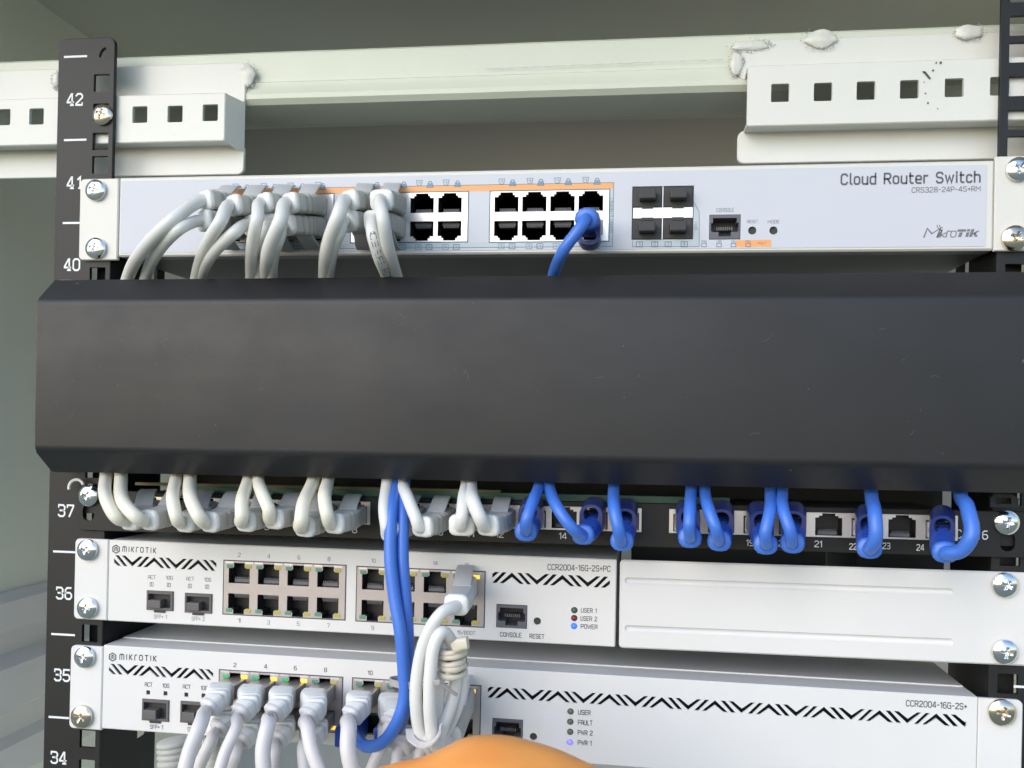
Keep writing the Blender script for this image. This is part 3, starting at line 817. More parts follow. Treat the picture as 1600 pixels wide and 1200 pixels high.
# =====================================================================================
#  rack rails
# =====================================================================================
ZT = 12.0
def rail(label, side, x0, x1, xh, nums):
    o = empty('rack_rail', ((x0 + x1) / 2, 2, -420))
    tag(o, label, 'rack rail', 'black rack mounting rails')
    ox = (x0 + x1) / 2; oz = -420
    def L(x, z): return (x - ox, z - oz)
    zt = ZT if side < 0 else 34
    mb = MB()
    holes = []
    k = 0
    z = 0.0
    zz = []
    kk = -2
    while -44.45 * kk > -410:
        for d in (0, -12.7, -28.6):
            v = -44.45 * kk + d
            if v < zt - 7 - (12 if side < 0 else 0) and v > -412: zz.append(v)
        kk += 1
    zz = [v for v in zz if not (side < 0 and v > -5)]
    for v in zz:
        x, z_ = L(xh, v)
        holes.append(rrect(x - 4.6, x + 4.6, z_ - 4.75, z_ + 4.75, .5, 3))
    if side < 0:
        x, z_ = L(xh + .2, 3.8); holes.append([(x + 1.9 * math.cos(t) + .9 * math.sin(t), z_ + 2.7 * math.sin(t) + .6 * math.cos(t)) for t in [6.283 * i / 14 for i in range(14)]])
    a, b_ = L(x0, -415), L(x1, zt)
    mb.plate(rrect(a[0], b_[0], a[1], b_[1], 4, 5, (0, 0, 1, 1)), holes, 0, 2, .35)
    mb.build('front_face', 'black', o)
    # inner flange running back, pierced with slots
    xf = x1 if side < 0 else x0
    fl = MB()
    hs = [rrect(-z_ - 5.5, -z_ + 5.5, 34, 44, 1, 3) for z_ in [-(v - oz) for v in [-44.45 * j - 20 for j in range(1, 9)]]]
    fl.plate(rect(0, 420 - 66, 2.2, 52), [[(p[0], p[1]) for p in h] for h in hs], 0, 2)
    # plate is in x-z: turn it so its x runs along z and its z along y
    sgn = -1 if side < 0 else 1
    fl.v = [(xf - ox + (sgn * v[1] if side < 0 else v[1]), v[2] - 0, v[0]) for v in fl.v]
    fl.build('side_flange', 'black', o)
    MB().box(xh - ox - 6.5, xh - ox + 6.5, 9, 12, 420 - 345, 420 - 62).build('blackout_strip', 'black', o)  # black strip added so the lower holes read dark
    # printed unit numbers and lines
    for (px, py, px2) in nums['lines']:
        p, q = U(px, py, 1.9), U(px2, py, 1.9)
        MB().box(p.x - ox, q.x - ox, -.12, .05, p.z - oz - .55, p.z - oz + .55).build('unit_line', 'whiteink', o)
    for txt, px, py in nums['txt']:
        mb = MB()
        c = U(px, py, 1.85)
        ww, hh = 8.6, 6.0
        d = 3.6
        for i, ch in enumerate(txt):
            cx = c.x - ox + (-2.55 if i == 0 else 2.55)
            gw = G[ch][0]
            wd = d * gw / 4
            put_text(mb, ch, (cx - wd / 2, c.z - oz - hh / 2), (cx + wd / 2, c.z - oz - hh / 2), hh, -.13, w=1.0)
            zlo = c.z - oz - hh / 2
            if ch in '41': mb.add([(cx - 1.0 + (.7 if ch == '4' else .5), -.14, zlo - .45), (cx + 1.3 + (.7 if ch == '4' else .5), -.14, zlo - .45), (cx + 1.3 + (.7 if ch == '4' else .5), -.14, zlo + .45), (cx - 1.0 + (.7 if ch == '4' else .5), -.14, zlo + .45)], [(0, 1, 2, 3)])
            if ch in '237':
                zz0 = zlo + (hh if ch != '2' else 0)
                xx = cx - wd / 2 if ch != '2' else cx + wd / 2
                dz = -1.5 if ch != '2' else 1.5
                mb.add([(xx - .35, -.14, zz0), (xx + .35, -.14, zz0), (xx + .35, -.14, zz0 + dz), (xx - .35, -.14, zz0 + dz)], [(0, 1, 2, 3)])
        mb.build('unit_number', 'whiteink', o)
    return o
railL = rail('left black rack rail with white printed unit numbers 42 down to 34', -1, -258.4, -225.2, -232.6,
     dict(lines=[(100, 89, 136), (100, 219, 135), (98, 348.5, 128), (88, 733, 126), (83, 861.5, 118), (80, 990.5, 117), (76, 1120, 108), (94, 439, 126)],
          txt=[('42', 117, 155.5), ('41', 117, 285.5), ('40', 112.5, 413.5), ('37', 103, 798), ('36', 100, 927), ('35', 97, 1055), ('34', 91.5, 1184)]))
railR = rail('right black rack rail cut off by the right edge of the photo', 1, 226.8, 262, 235.2, dict(lines=[(1584, 1072.5, 1606)], txt=[]))
class Fr:
    def __init__(s, e): s.e = e
    def uv(s, px, py, y=0):
        p = U(px, py, y) - Vector(s.e.location) / S
        return (p.x, p.z)
fr = Fr(railL)
def rail_screw(px, py, kind='brass', rot=20):
    u, v_ = fr.uv(px, py, -1)
    if (kind, 5.6) not in _screws: _screws[(kind, 5.6)] = screw_mesh(kind, 5.6); o = _screws[(kind, 5.6)]
    else: o = _screws[(kind, 5.6)].copy(); C.objects.link(o)
    o.parent = railL; o.location = Vector((u, 0, v_)) * S; o.rotation_euler = (0, R_(rot), 0)
rail_screw(156, 177)

# =====================================================================================
#  top switch
# =====================================================================================
A = Dev('network_switch', 'wide light grey switch at the top of the rack, printed Cloud Router Switch', 'network switch', (184, 401), (1546, 391))
def lbox(dev, pts, y=0):
    us = [dev.uv(*p, y) for p in pts]
    return min(u[0] for u in us), max(u[0] for u in us), min(u[1] for u in us), max(u[1] for u in us)
aL = A.uv(184, 401)[0]; aR = A.uv(1552, 391)[0]
aT = (A.uv(184, 280)[1] + A.uv(1552, 247.5)[1]) / 2
blocksA = []
for (x0, x1, yt, yb) in [(343, 521, 305, 378), (549, 731, 301.5, 378.5), (766, 951.5, 298.0, 377.5)]:
    xm = (x0 + x1) / 2
    p0 = A.uv(x0, (yt + yb) / 2); p1 = A.uv(x1, (yt + yb) / 2)
    zt_ = A.uv(xm, yt)[1]; zb_ = A.uv(xm, yb)[1]
    blocksA.append((p0[0], p1[0], zb_, zt_))
sfpA = (A.uv(988, 330)[0], A.uv(1083, 330)[0], A.uv(1036, 374)[1], A.uv(1036, 291.5)[1])
conA = (A.uv(1108, 355)[0], A.uv(1157, 355)[0], A.uv(1132, 374.5)[1], A.uv(1132, 335.5)[1])
btnA = [A.uv(1175.3, 360.3), A.uv(1208.5, 360.3)]
h = [rect(b[0] - .25, b[1] + .25, b[2] - .25, b[3] + .25) for b in blocksA]
h += [rect(sfpA[0] - .2, sfpA[1] + .2, sfpA[2] - .2, sfpA[3] + .2), rect(conA[0], conA[1], conA[2], conA[3])]
h += [circ(*btnA[0], 2.0), circ(*btnA[1], 2.0)]
MB().plate(rrect(aL, aR, 0, aT, .8, 3), h, 0, 2, .9).build('front_panel', 'warmwhite', A.e)
MB().box(aL + .3, aR - .3, 9.6, 220, .15, aT - .15, .5).build('chassis', 'chassisgrey', A.e)
mb = MB()
for (x0, x1, z0, z1) in [(aL + .3, aR - .3, .15, .95), (aL + .3, aR - .3, aT - .95, aT - .15)]: mb.box(x0, x1, 1.6, 9.8, z0, z1)
for x in (aL + .3, aR - 1.1): mb.box(x, x + .8, 1.6, 9.8, .5, aT - .5)
mb.build('chassis_rim', 'warmwhite', A.e)
# overlay label, with the same openings
oL, oR = A.uv(189, 340)[0], A.uv(1541, 320)[0]
oB, oT = A.uv(1200, 388)[1], aT - 2.0
MB().plate(rrect(oL, oR, oB, oT, .8, 3), h, -.25, .1, .08).build('overlay_label', 'overlay', A.e)
def ears(dev, pts_list, m, y0=-0.4, names='mounting_ear', slots=()):
    for i, (xa, xb, zb_, zt_, cor) in enumerate(pts_list):
        mb = MB().plate(rrect(xa, xb, zb_, zt_, 2.6, 5, cor), [s for s in slots if xa < s[0][0] < xb], y0, y0 + 2.0, .5)
        mb.build(names, m, dev.e)
eT, eB = A.uv(150, 279.5)[1], A.uv(150, 406.5)[1]
def slot(u, v_, dx=1.6, r=3.4): return [(u + (dx if math.cos(t) >= 0 else -dx) + r * math.cos(t), v_ + r * math.sin(t)) for t in [2 * math.pi * (k + .5) / 16 for k in range(16)]]
sl = [slot(*A.uv(x, y), 1.2) for x, y in ((148, 296.5), (147.5, 387), (1592, 263.5), (1588, 371))]
ears(A, [(A.uv(124.5, 340)[0], aL - .15, eB, eT, (1, 0, 0, 1)), (aR + .15, A.uv(1640, 340)[0], A.uv(1590, 392)[1], A.uv(1590, 244)[1], (0, 1, 1, 0))], 'warmwhite', slots=sl)
screw(A, 147, 296, rot=15); screw(A, 147, 387, rot=10); screw(A, 1594, 263, rot=30); screw(A, 1588, 371, 'brass', rot=25, r=5.9)

# print on the overlay
YP = -.36
def quadp(mb, dev, pts, y=YP):
    mb.add([(dev.uv(px, py, y)[0], y, dev.uv(px, py, y)[1]) for px, py in pts], [(0, 1, 2, 3)])
mb = MB(); quadp(mb, A, [(330, 305), (336, 297), (959, 285), (959, 295.3)], -.33)
mb.v = []; mb.f = []
def strip(mb, dev, p0, p1, hpx, y):
    """parallel band below the line p0-p1"""
    a, b = dev.uv(*p0, y), dev.uv(*p1, y); a2 = dev.uv(p0[0], p0[1] + hpx, y); hh = a[1] - a2[1]
    mb.add([(a[0], y, a[1]), (b[0], y, b[1]), (b[0], y, b[1] - hh), (a[0], y, a[1] - hh)], [(0, 1, 2, 3)])
gaps = [A.uv(x, 300)[0] for x in (343, 521, 549, 731, 766, 951.5)]
topz = [A.uv(332, 297.0, YP)[1], A.uv(959, 284.5, YP)[1]]
oz_ = sum(topz) / 2
oh = 3.1
x0_, x1_ = A.uv(332, 297, YP)[0], A.uv(959, 285, YP)[0]
MB().add([(x0_, -.30, oz_), (x1_, -.30, oz_), (x1_, -.30, oz_ - oh), (x0_, -.30, oz_ - oh)], [(0, 1, 2, 3)]).build('orange_stripe', 'orange', A.e)
lz = A.uv(700, 387, YP)[1]
mb = MB()
bz1 = blocksA[1][2] - .5
mb.add([(x0_, -.30, lz), (x1_, -.30, lz), (x1_, -.30, bz1), (x0_, -.30, bz1)], [(0, 1, 2, 3)])
mb.add([(blocksA[2][1] + .5, -.30, bz1), (x1_, -.30, bz1), (x1_, -.30, oz_ - oh), (blocksA[2][1] + .5, -.30, oz_ - oh)], [(0, 1, 2, 3)])
quadp(mb, A, [(1084, 318), (1092, 331), (1092, 385), (1084, 385)], -.30)
quadp(mb, A, [(988, 375.5), (1084, 375.5), (1084, 385), (988, 385.5)], -.30)
mb.build('blue_grey_band', 'band', A.e)
# outlines
mb = MB()
def line(mb, pts, wd=.28, y=-.36):
    for q in stroke_quads(pts, wd): mb.add([(p.x, y, p.y) for p in q], [(0, 1, 2, 3)])
line(mb, [(x0_, oz_), (x1_, oz_), (x1_, lz), (x0_, lz)])
line(mb, [A.uv(*p, YP) for p in [(1085, 317), (1092.5, 331), (1092.5, 385), (988, 385.5), (988, 377)]])
for b in blocksA: line(mb, [(b[0] - .3, b[3] + .3), (b[1] + .3, b[3] + .3), (b[1] + .3, b[2] - .3), (b[0] - .3, b[2] - .3), (b[0] - .3, b[3] + .3)], .35, -.34)
mb.build('outline_print', 'inkblue', A.e)
o = MB(); quadp(o, A, [(1150, 375.5), (1205, 374.5), (1205, 385.3), (1150, 386)], -.30); o.build('orange_patch', 'orange', A.e)
# port number symbols
mb = MB(); mc = MB()
for px in [368, 412, 454, 497, 655, 697, 784, 828, 871, 915]:
    py = 286.5 - (px - 655) * .0185 + (0 if px > 600 else 0)
    c = A.uv(px, py, YP); k = 1.75
    sh = [(-1.5, 1.5), (1.5, 1.5), (1.2, -.4), (.6, -1.2), (-.6, -1.2), (-1.2, -.4), (-1.5, 1.5)]
    line(mc, [(c[0] + x, c[1] + z) for x, z in sh], .4)
    line(mb, [(c[0] - .5, c[1] + .5), (c[0] + .5, c[1] + .5), (c[0] + .3, c[1] - .3)], .22, -.37)
for px in [386, 429, 472, 505, 672, 715, 801, 845, 888, 933] + [589, 631]:
    if px in (505,): px = 504
    py = 289 - (px - 655) * .0185
    c = A.uv(px, py, YP)
    sh = [(-1.6, -1.3), (1.6, -1.3), (1.1, .8), (.7, .8), (.6, 1.7), (-.6, 1.7), (-.7, .8), (-1.1, .8), (-1.6, -1.3)]
    line(mb, [(c[0] + x, c[1] + z) for x, z in sh], .34)
    mc.add([(c[0] - 1.2, -.35, c[1] - 1.1), (c[0] + 1.2, -.35, c[1] - 1.1), (c[0] + .8, -.35, c[1] + .7), (c[0] - .8, -.35, c[1] + .7)], [(0, 1, 2, 3)])
    line(mb, [(c[0] - .45, c[1] + .3), (c[0] + .45, c[1] + .3), (c[0] + .45, c[1] - .5)], .22, -.37)
for i, px in enumerate([368, 386, 412, 430, 463, 570, 586, 612, 629, 653.5, 670.5, 696, 713, 783, 800, 826.5, 843.5, 869, 887, 914, 931]):
    py = 386 - (px - 653) * .0032 - (0 if px < 760 else 1)
    c = A.uv(px, py, YP)
    (line(mc if i % 2 else mb, [(c[0] - 1.5, c[1] - 1.3), (c[0] + 1.5, c[1] - 1.3), (c[0] + 1.5, c[1] + 1.2), (c[0] - 1.5, c[1] + 1.2), (c[0] - 1.5, c[1] - 1.3)], .36))
    line(mb, [(c[0] - .5, c[1] + .4), (c[0] + .4, c[1] + .4), (c[0] + .2, c[1] - .5)], .22, -.37)
for px, t in ((999, '1'), (1023, '2'), (1044, '3'), (1069, '4')):
    c = A.uv(px, 381.5, YP)
    line(mb, [(c[0] - 1.5, c[1] - 1.3), (c[0] + 1.5, c[1] - 1.3), (c[0] + 1.5, c[1] + 1.2), (c[0] - 1.5, c[1] + 1.2), (c[0] - 1.5, c[1] - 1.3)], .36)
    put_text(mb, t, (c[0] - .45, c[1] - .7), (c[0] + .45, c[1] - .7), 1.5, -.38)
for px, t in ((1100, 'PWR'), (1123.5, 'USR'), (1146, 'PSU'), (1169, 'PSU')):
    c = A.uv(px, 383, YP)
    line(mb, [(c[0] - 1.1, c[1] - .8), (c[0] + 1.1, c[1] - .8), (c[0] + 1.1, c[1] + .9), (c[0] - 1.1, c[1] + .9), (c[0] - 1.1, c[1] - .8)], .32)
    put_text(mb, t, (c[0] - 1.1, c[1] + 1.4), (c[0] + 1.1, c[1] + 1.4), .9, -.38)
tag(mb.build('port_symbols', 'inkblue', A.e), kind='stuff'); tag(mc.build('port_symbol_outlines', 'inkcyan', A.e), kind='stuff')
mb = MB()
A.text(mb, 'Cloud Router Switch', (1314.5, 288), (1531, 284.3), 15.5, YP, w=1.15, gap=1.9)
mb.build('title_lettering', M_['ink3'], A.e)
mb = MB()
A.text(mb, 'CRS328-24P-4S+RM', (1425, 300.8), (1531.5, 298.5), 7.6, YP, w=.85, gap=1.6)
A.text(mb, 'CONSOLE', (1119.5, 331), (1146.5, 330.6), 5.5, YP, w=.7)
A.text(mb, 'RESET', (1167.5, 348.4), (1184, 348.2), 4.4, YP, w=.7)
A.text(mb, 'MODE', (1200, 348.8), (1217.5, 348.6), 4.6, YP, w=.7)
A.text(mb, 'FAULT', (1184, 381.6), (1197, 381.4), 3, YP, w=.7)
a, b = A.uv(957.2, 363, YP), A.uv(957.2, 309, YP); put_text(mb, 'GIGABIT ETHERNET', a, b, 1.35, -.37, w=.75)
a, b = A.uv(1089.6, 359, YP), A.uv(1089.6, 347, YP); put_text(mb, 'SFP+', a, b, 1.3, -.37, w=.75)
tag(mb.build('small_lettering', 'ink2', A.e), kind='stuff')
# the thin and bold halves of the maker's wordmark, with its radio waves
mb = MB()
A.text(mb, 'M', (1443.5, 371), (1464, 370.6), 14, YP, w=.62, slant=.22)
A.text(mb, 'i', (1464.0, 370.8), (1466.6, 370.8), 11, YP, w=.7, slant=.22)
A.text(mb, 'k', (1468.5, 370.8), (1476, 370.5), 9.5, YP, w=.8, slant=.22)
A.text(mb, 'r', (1478, 370.5), (1483.5, 370.4), 13, YP, w=.7, slant=.22)
A.text(mb, 'o', (1485, 370.4), (1493, 370.2), 13, YP, w=.65, slant=.15)
for r in (1.5, 2.6):
    c = A.uv(1473, 351, YP)
    line(mb, [(c[0] + r * math.cos(t), c[1] + r * math.sin(t)) for t in [R_(185 + 12 * k) for k in range(8)]], .36)
mb.build('wordmark_thin', 'ink2', A.e)
mb = MB()
for q in ([(1496.5, 358.5), (1510, 358.2), (1509, 361.8), (1495.5, 362)], [(1499.5, 363), (1504.5, 362.9), (1501.7, 370.3), (1496.7, 370.4)],
          [(1511.5, 358.2), (1516, 358), (1515.3, 361.6), (1510.8, 361.8)], [(1510.3, 363), (1514.8, 362.8), (1512.7, 370), (1508.2, 370.1)],
          [(1518, 358), (1522.8, 357.8), (1518.8, 369.8), (1514, 370)], [(1521, 364.5), (1526.5, 360.7), (1531.2, 360.5), (1520.5, 367)],
          [(1521, 363.8), (1524, 363.5), (1528, 369.6), (1522.8, 369.8)]):
    quadp(mb, A, [q[3], q[2], q[1], q[0]], YP)
mb.build('wordmark_bold', 'ink2', A.e)

def port_block(dev, b, T, key, shield, cavm, m_frac, p_frac, rows, led=None, shieldname='port_shield', y=-.45):
    """one shield plate with openings, cavities behind"""
    x0, x1, z0, z1 = b; Wd, Hh = x1 - x0, z1 - z0
    holes = []; centres = []
    for frac, flip in rows:
        for i in range(4):
            cx = x0 + Wd * (m_frac + p_frac * i); cz = z1 - Hh * frac
            holes.append(opening(cx, cz, T[0], T[1], T[2], flip)); centres.append((cx, cz, flip))
    MB().plate(rect(x0, x1, z0, z1), holes, y, .25, .15).build(shieldname, shield, dev.e)
    out = []
    for cx, cz, flip in centres: out.append(port(dev, T, key, cavm, cx, cz, flip))
    return centres
TA_ = TA
portsA = []
for b in blocksA: portsA.append(port_block(A, b, TA_, 'A', 'silver', 'cavity', .138, .2366, [(.262, False), (.735, True)]))
# fibre cage: four openings closed by rubber dust plugs
x0, x1, z0, z1 = sfpA
MB().box(x0, x1, .2, 9, z0, z1).build('fibre_cage', 'cavity', A.e)
zm = (z0 + z1) / 2; xm = (x0 + x1) / 2
MB().box(x0 + .4, x1 - .2, -.4, .4, zm - 2.55, zm + 2.55).build('cage_strip', 'silver', A.e)
MB().box(xm - .18, xm + .18, -.3, .4, z0, z1).build('cage_divider', 'silver', A.e)
for i, (cx, cz) in enumerate([((x0 + xm) / 2, z1 - 5.2), ((xm + x1) / 2, z1 - 5.2), ((x0 + xm) / 2, z0 + 5.0), ((xm + x1) / 2, z0 + 5.0)]):
    o = MB().box(cx - 7.0, cx + 7.0, -.2, 2, cz - 4.8, cz + 4.8, .4).build('dust_plug', 'dust', A.e)
    MB().box(cx - 4.0, cx + 4.0, -7, -.1, cz - 2.3, cz + 2.5, .5).build('pull_tab', 'dust', o)
    zz_ = cz - 5.1 if i < 2 else cz + 5.1
    MB().box(cx - 2.8, cx + 2.8, -.6, .3, zz_ - .7, zz_ + .7).build('cage_latch', 'dust', o)
def console(dev, c, m='console'):
    x0, x1, z0, z1 = c; Wd, Hh = x1 - x0, z1 - z0; cx = (x0 + x1) / 2; cz = (z0 + z1) / 2 + .3
    L = opening(cx, cz, Wd * .80, Hh * .52, [], False)
    L2 = [(x0 + Wd * .10, z0 + Hh * .30), (x0 + Wd * .30, z0 + Hh * .30), (x0 + Wd * .30, z0 + Hh * .12), (x0 + Wd * .70, z0 + Hh * .12), (x0 + Wd * .70, z0 + Hh * .30),
          (x0 + Wd * .90, z0 + Hh * .30), (x0 + Wd * .94, z0 + Hh * .34), (x0 + Wd * .94, z0 + Hh * .66), (x0 + Wd * .88, z0 + Hh * .66), (x0 + Wd * .88, z0 + Hh * .86), (x0 + Wd * .12, z0 + Hh * .86), (x0 + Wd * .12, z0 + Hh * .66), (x0 + Wd * .06, z0 + Hh * .66), (x0 + Wd * .06, z0 + Hh * .34)]
    o = MB().plate(rect(x0 + .1, x1 - .1, z0 + .1, z1 - .1), [L2], -.5, 8, .3).build('console_jack', m, dev.e)
    MB().box(x0 + .3, x1 - .3, 7.9, 8.4, z0 + .3, z1 - .3).build('jack_back', 'cavity', o)
    mb = MB()
    for k in range(8): xx = cx - 3.6 + k * 1.03; mb.box(xx - .25, xx + .25, 2.5, 7.6, z0 + Hh * .42, z0 + Hh * .55)
    mb.build('contacts', 'cavity2', o)
console(A, conA)
for b in btnA:
    MB().add(*(lambda v, f: (v, f))([(b[0] + 1.7 * math.cos(t), 1.0, b[1] + 1.7 * math.sin(t)) for t in [6.2832 * k / 16 for k in range(16)]] + [(b[0] + 1.7 * math.cos(t), 6, b[1] + 1.7 * math.sin(t)) for t in [6.2832 * k / 16 for k in range(16)]],
        [tuple(range(16))] + [(k, (k + 1) % 16, 16 + (k + 1) % 16, 16 + k) for k in range(16)])).build('push_button', 'dust', A.e)
MB().box(aL + 1.2, aR - 1.2, 9.0, 9.5, 1, aT - 1).build('shade_sheet', 'slot', A.e)  # near-black sheet put behind the openings in place of interior shade

# =====================================================================================
#  cable manager cover
# =====================================================================================
YF = -36
CM = Dev('cable_manager', 'wide black blank metal cable manager cover across the middle of the rack', 'cable manager', (57, 702.5), (1600, 731.5), YF)
cl = CM.uv(56, 600)[0]
cr = cl + 482
zT = (CM.uv(57, 468)[1] + CM.uv(1600, 466)[1]) / 2
yb_ = 13
ztop = CM.uv(400, 435, yb_)[1]; zbot = (CM.uv(80, 733, yb_)[1] + CM.uv(1560, 774, yb_)[1]) / 2
def arc(p0, p1, p2, r, n=4):
    """rounded corner at p1"""
    p0, p1, p2 = Vector(p0), Vector(p1), Vector(p2)
    a = p1 + (p0 - p1).normalized() * r; c = p1 + (p2 - p1).normalized() * r
    return [a * (1 - t) ** 2 + p1 * 2 * t * (1 - t) + c * t * t for t in [k / n for k in range(n + 1)]]
prof = [Vector((yb_, zbot))] + arc((yb_, zbot), (0, 0), (0, zT), 2.4) + arc((0, 0), (0, zT), (yb_, ztop), 2.2) + [Vector((yb_, ztop))]
xi0 = []
for p in prof:
    d = p.x / yb_
    xi0.append(cl + (0 if d < .1 else -0.5) + 4.0 * max(0, d - .3) * 0)
MB().sheet_profile([(p.x, p.y) for p in prof], cl, cr, -1.4, xi0, [cr] * len(prof)).build('cover', 'cover', CM.e, smooth=True, angle=60)
rs = random.Random(11)
mb = MB()
for _ in range(60):
    u = rs.uniform(cl + 6, cr - 20); v_ = rs.uniform(2, zT - 2); r = rs.choice([.10, .13, .16, .2, .28])
    mb.add([(u + r * rs.uniform(.6, 1.2) * math.cos(t), -.05, v_ + r * rs.uniform(.6, 1.2) * math.sin(t)) for t in (0, 1.2, 2.5, 3.8, 5)], [(0, 1, 2, 3, 4)])
for _ in range(16):
    u = rs.uniform(cl + 10, cr - 30); v_ = rs.uniform(4, zT - 6); a = rs.uniform(0, 3.14); L_ = rs.uniform(1.5, 5)
    pp = [(u + L_ * k / 4 * math.cos(a + .12 * k), v_ + L_ * k / 4 * math.sin(a + .12 * k)) for k in range(5)]
    for q in stroke_quads(pp, .10): mb.add([(p.x, -.05, p.y) for p in q], [(0, 1, 2, 3)])
tag(mb.build('dust_and_scratches', 'dustspeck', CM.e), kind='stuff')
# base channel behind the cover
mb = MB().box(cl + 14, cr - 4, 35.0, 37, zbot + 6, ztop - 1)
mb.build('base_plate', 'black', CM.e)
for x in (cl + 16, cr - 22):
    MB().box(x, x + 6, 14, 36, zbot + 12, ztop - 8, .5).build('cover_clip', 'black', CM.e)
# folded tabs that catch the bright edge on the left, and the loop on the right
MB().box(*(CM.uv(90, 735, 30)[0], CM.uv(127, 735, 30)[0]), 27, 33, CM.uv(100, 735.5, 30)[1] - .7, CM.uv(100, 735.5, 30)[1] + .7, .3).build('edge_tab', 'black', CM.e)
q0 = CM.uv(1547, 771, 28); q1 = CM.uv(1592, 794, 28)
MB().plate([(q0[0], q1[1]), (q1[0], q1[1]), (q1[0], q0[1] - 2), (q1[0] - 3, q0[1]), (q0[0] + 2, q0[1]), (q0[0], q0[1] - 2)],
           [rect(q0[0] + 2.6, q1[0] - 3.4, q0[1] - 4.6, q0[1] - 1.8)], 28, 30, .3).build('mounting_loop', 'black', CM.e)

# =====================================================================================
#  patch panel
# =====================================================================================
PP = Dev('patch_bay', 'slim black 24 port patch panel with grey and blue cords, CAT. 6 print', 'patch panel', (150, 829), (1560, 870.5), 0)
pl, pr = PP.uv(124, 800)[0], PP.uv(1640, 840)[0]
pT = PP.uv(1560, 798.5)[1]
def pz(px, py): return PP.uv(px, py)[1]
fr_top = (pz(1050, 795) + pz(1480, 805)) / 2; fr_bot = (pz(1050, 833) + pz(1480, 845)) / 2
blk = [(PP.uv(214, 800)[0], PP.uv(579, 800)[0]), (PP.uv(624, 800)[0], PP.uv(1003, 810)[0]), (PP.uv(1045, 815)[0], PP.uv(1497, 825)[0])]
TP = (12.6, 8.6, [(4.6, .9), (3.0, 1.2)])
hz = (fr_top + fr_bot) / 2 - .8
holesP = [rect(b[0], b[1], fr_bot, fr_top) for b in blk]
slp = []
u_, v_ = PP.uv(1573.5, 848); slp.append(rrect(u_ - 3.4, u_ + 3.4, v_ - 4, v_ + 5, 3.2, 4))
u_, v_ = PP.uv(139, 802); slp.append(rrect(u_ - 3.4, u_ + 3.4, v_ - 4, v_ + 5, 3.2, 4))
MB().plate(rrect(pl, pr, 0, pT, .6, 2), holesP + slp, -.5, 1.2, .3).build('front_panel', 'black', PP.e)
MB().box(PP.uv(200, 800)[0], PP.uv(1500, 840)[0], 11, 60, 1, pT - 2).build('rear_housing_filler', 'slot', PP.e)
MB().box(PP.uv(200, 800)[0] - 8, PP.uv(1500, 840)[0] + 14, 64, 150, -4, pT + 22).build('rear_housing_filler', 'black', PP.e)  # deep black block added to darken the gaps round the panel
MB().box(PP.uv(1400, 850)[0], PP.uv(1560, 850)[0], 70, 148, -45, -4.2).build('dark_filler', 'black', PP.e)  # black filler added to hide the pale back wall and keep the gap dark
MB().box(PP.uv(985, 850)[0], PP.uv(1342, 850)[0], 70, 148, -45, -4.2).build('dark_filler', 'black', PP.e)  # second black filler, added for the same dark gap further left
MB().box(PP.uv(260, 800)[0], PP.uv(1140, 840)[0], 1.5, 4, pT - 1.5, pT + 3.2).build('circuit_board', 'pcb', PP.e)
MB().box(PP.uv(205, 800)[0], PP.uv(780, 800)[0], 3, 6, pT + 3, pT + 4.5).build('board_edge', 'weldolive', PP.e)
portsP = []
k = 0
for bi, b in enumerate(blk):
    Wd = b[1] - b[0]; pit = Wd / 8; holes = []
    cs = [(b[0] + pit * (i + .5), hz) for i in range(8)]
    for c in cs: holes.append(opening(c[0], c[1], TP[0], TP[1], TP[2], False))
    MB().plate(rect(b[0] + .1, b[1] - .1, fr_bot + .1, fr_top - .1), holes, -.3, .3, .12).build('port_frame', 'silver', PP.e)
    for c in cs: port(PP, TP, 'P', 'cavity', c[0], c[1], False); portsP.append(c)
mb = MB()
for t, px, py in (('8', 554, 828), ('10', 686, 831.5), ('11', 735, 834), ('12', 781, 835), ('14', 879.5, 837.5), ('21', 1278.5, 850), ('22', 1333, 854), ('23', 1385, 853), ('24', 1438, 855.5),
                  ('3', 327, 821), ('5', 417, 823), ('18', 1126, 845), ('19', 1172, 848), ('20', 1222, 849)):
    PP.ctext(mb, t, (px, py), 4.6 * len(t) + (2 if len(t) > 1 else 2), 9, .03, -.62, w=.8, gap=1.4)
PP.text(mb, 'CAT.6', (1494, 840.5), (1543, 842.5), 12.5, -.62, w=.75, gap=2.2)
mb.build('white_lettering', 'whiteink', PP.e)
screw(PP, 136, 775, rot=20); screw(PP, 1575, 817, rot=10)
# small white curved clip at the left ear
mb = MB(); c = PP.uv(119, 761, -3)
mb.tube([Vector((c[0] + 4.2 * math.cos(t), -3 + 0.5 * math.sin(t), c[1] + 4.0 * math.sin(t))) for t in [R_(20 + 20 * k) for k in range(10)]], .8, 8)
mb.build('wire_hook', 'collar', PP.e, smooth=True)

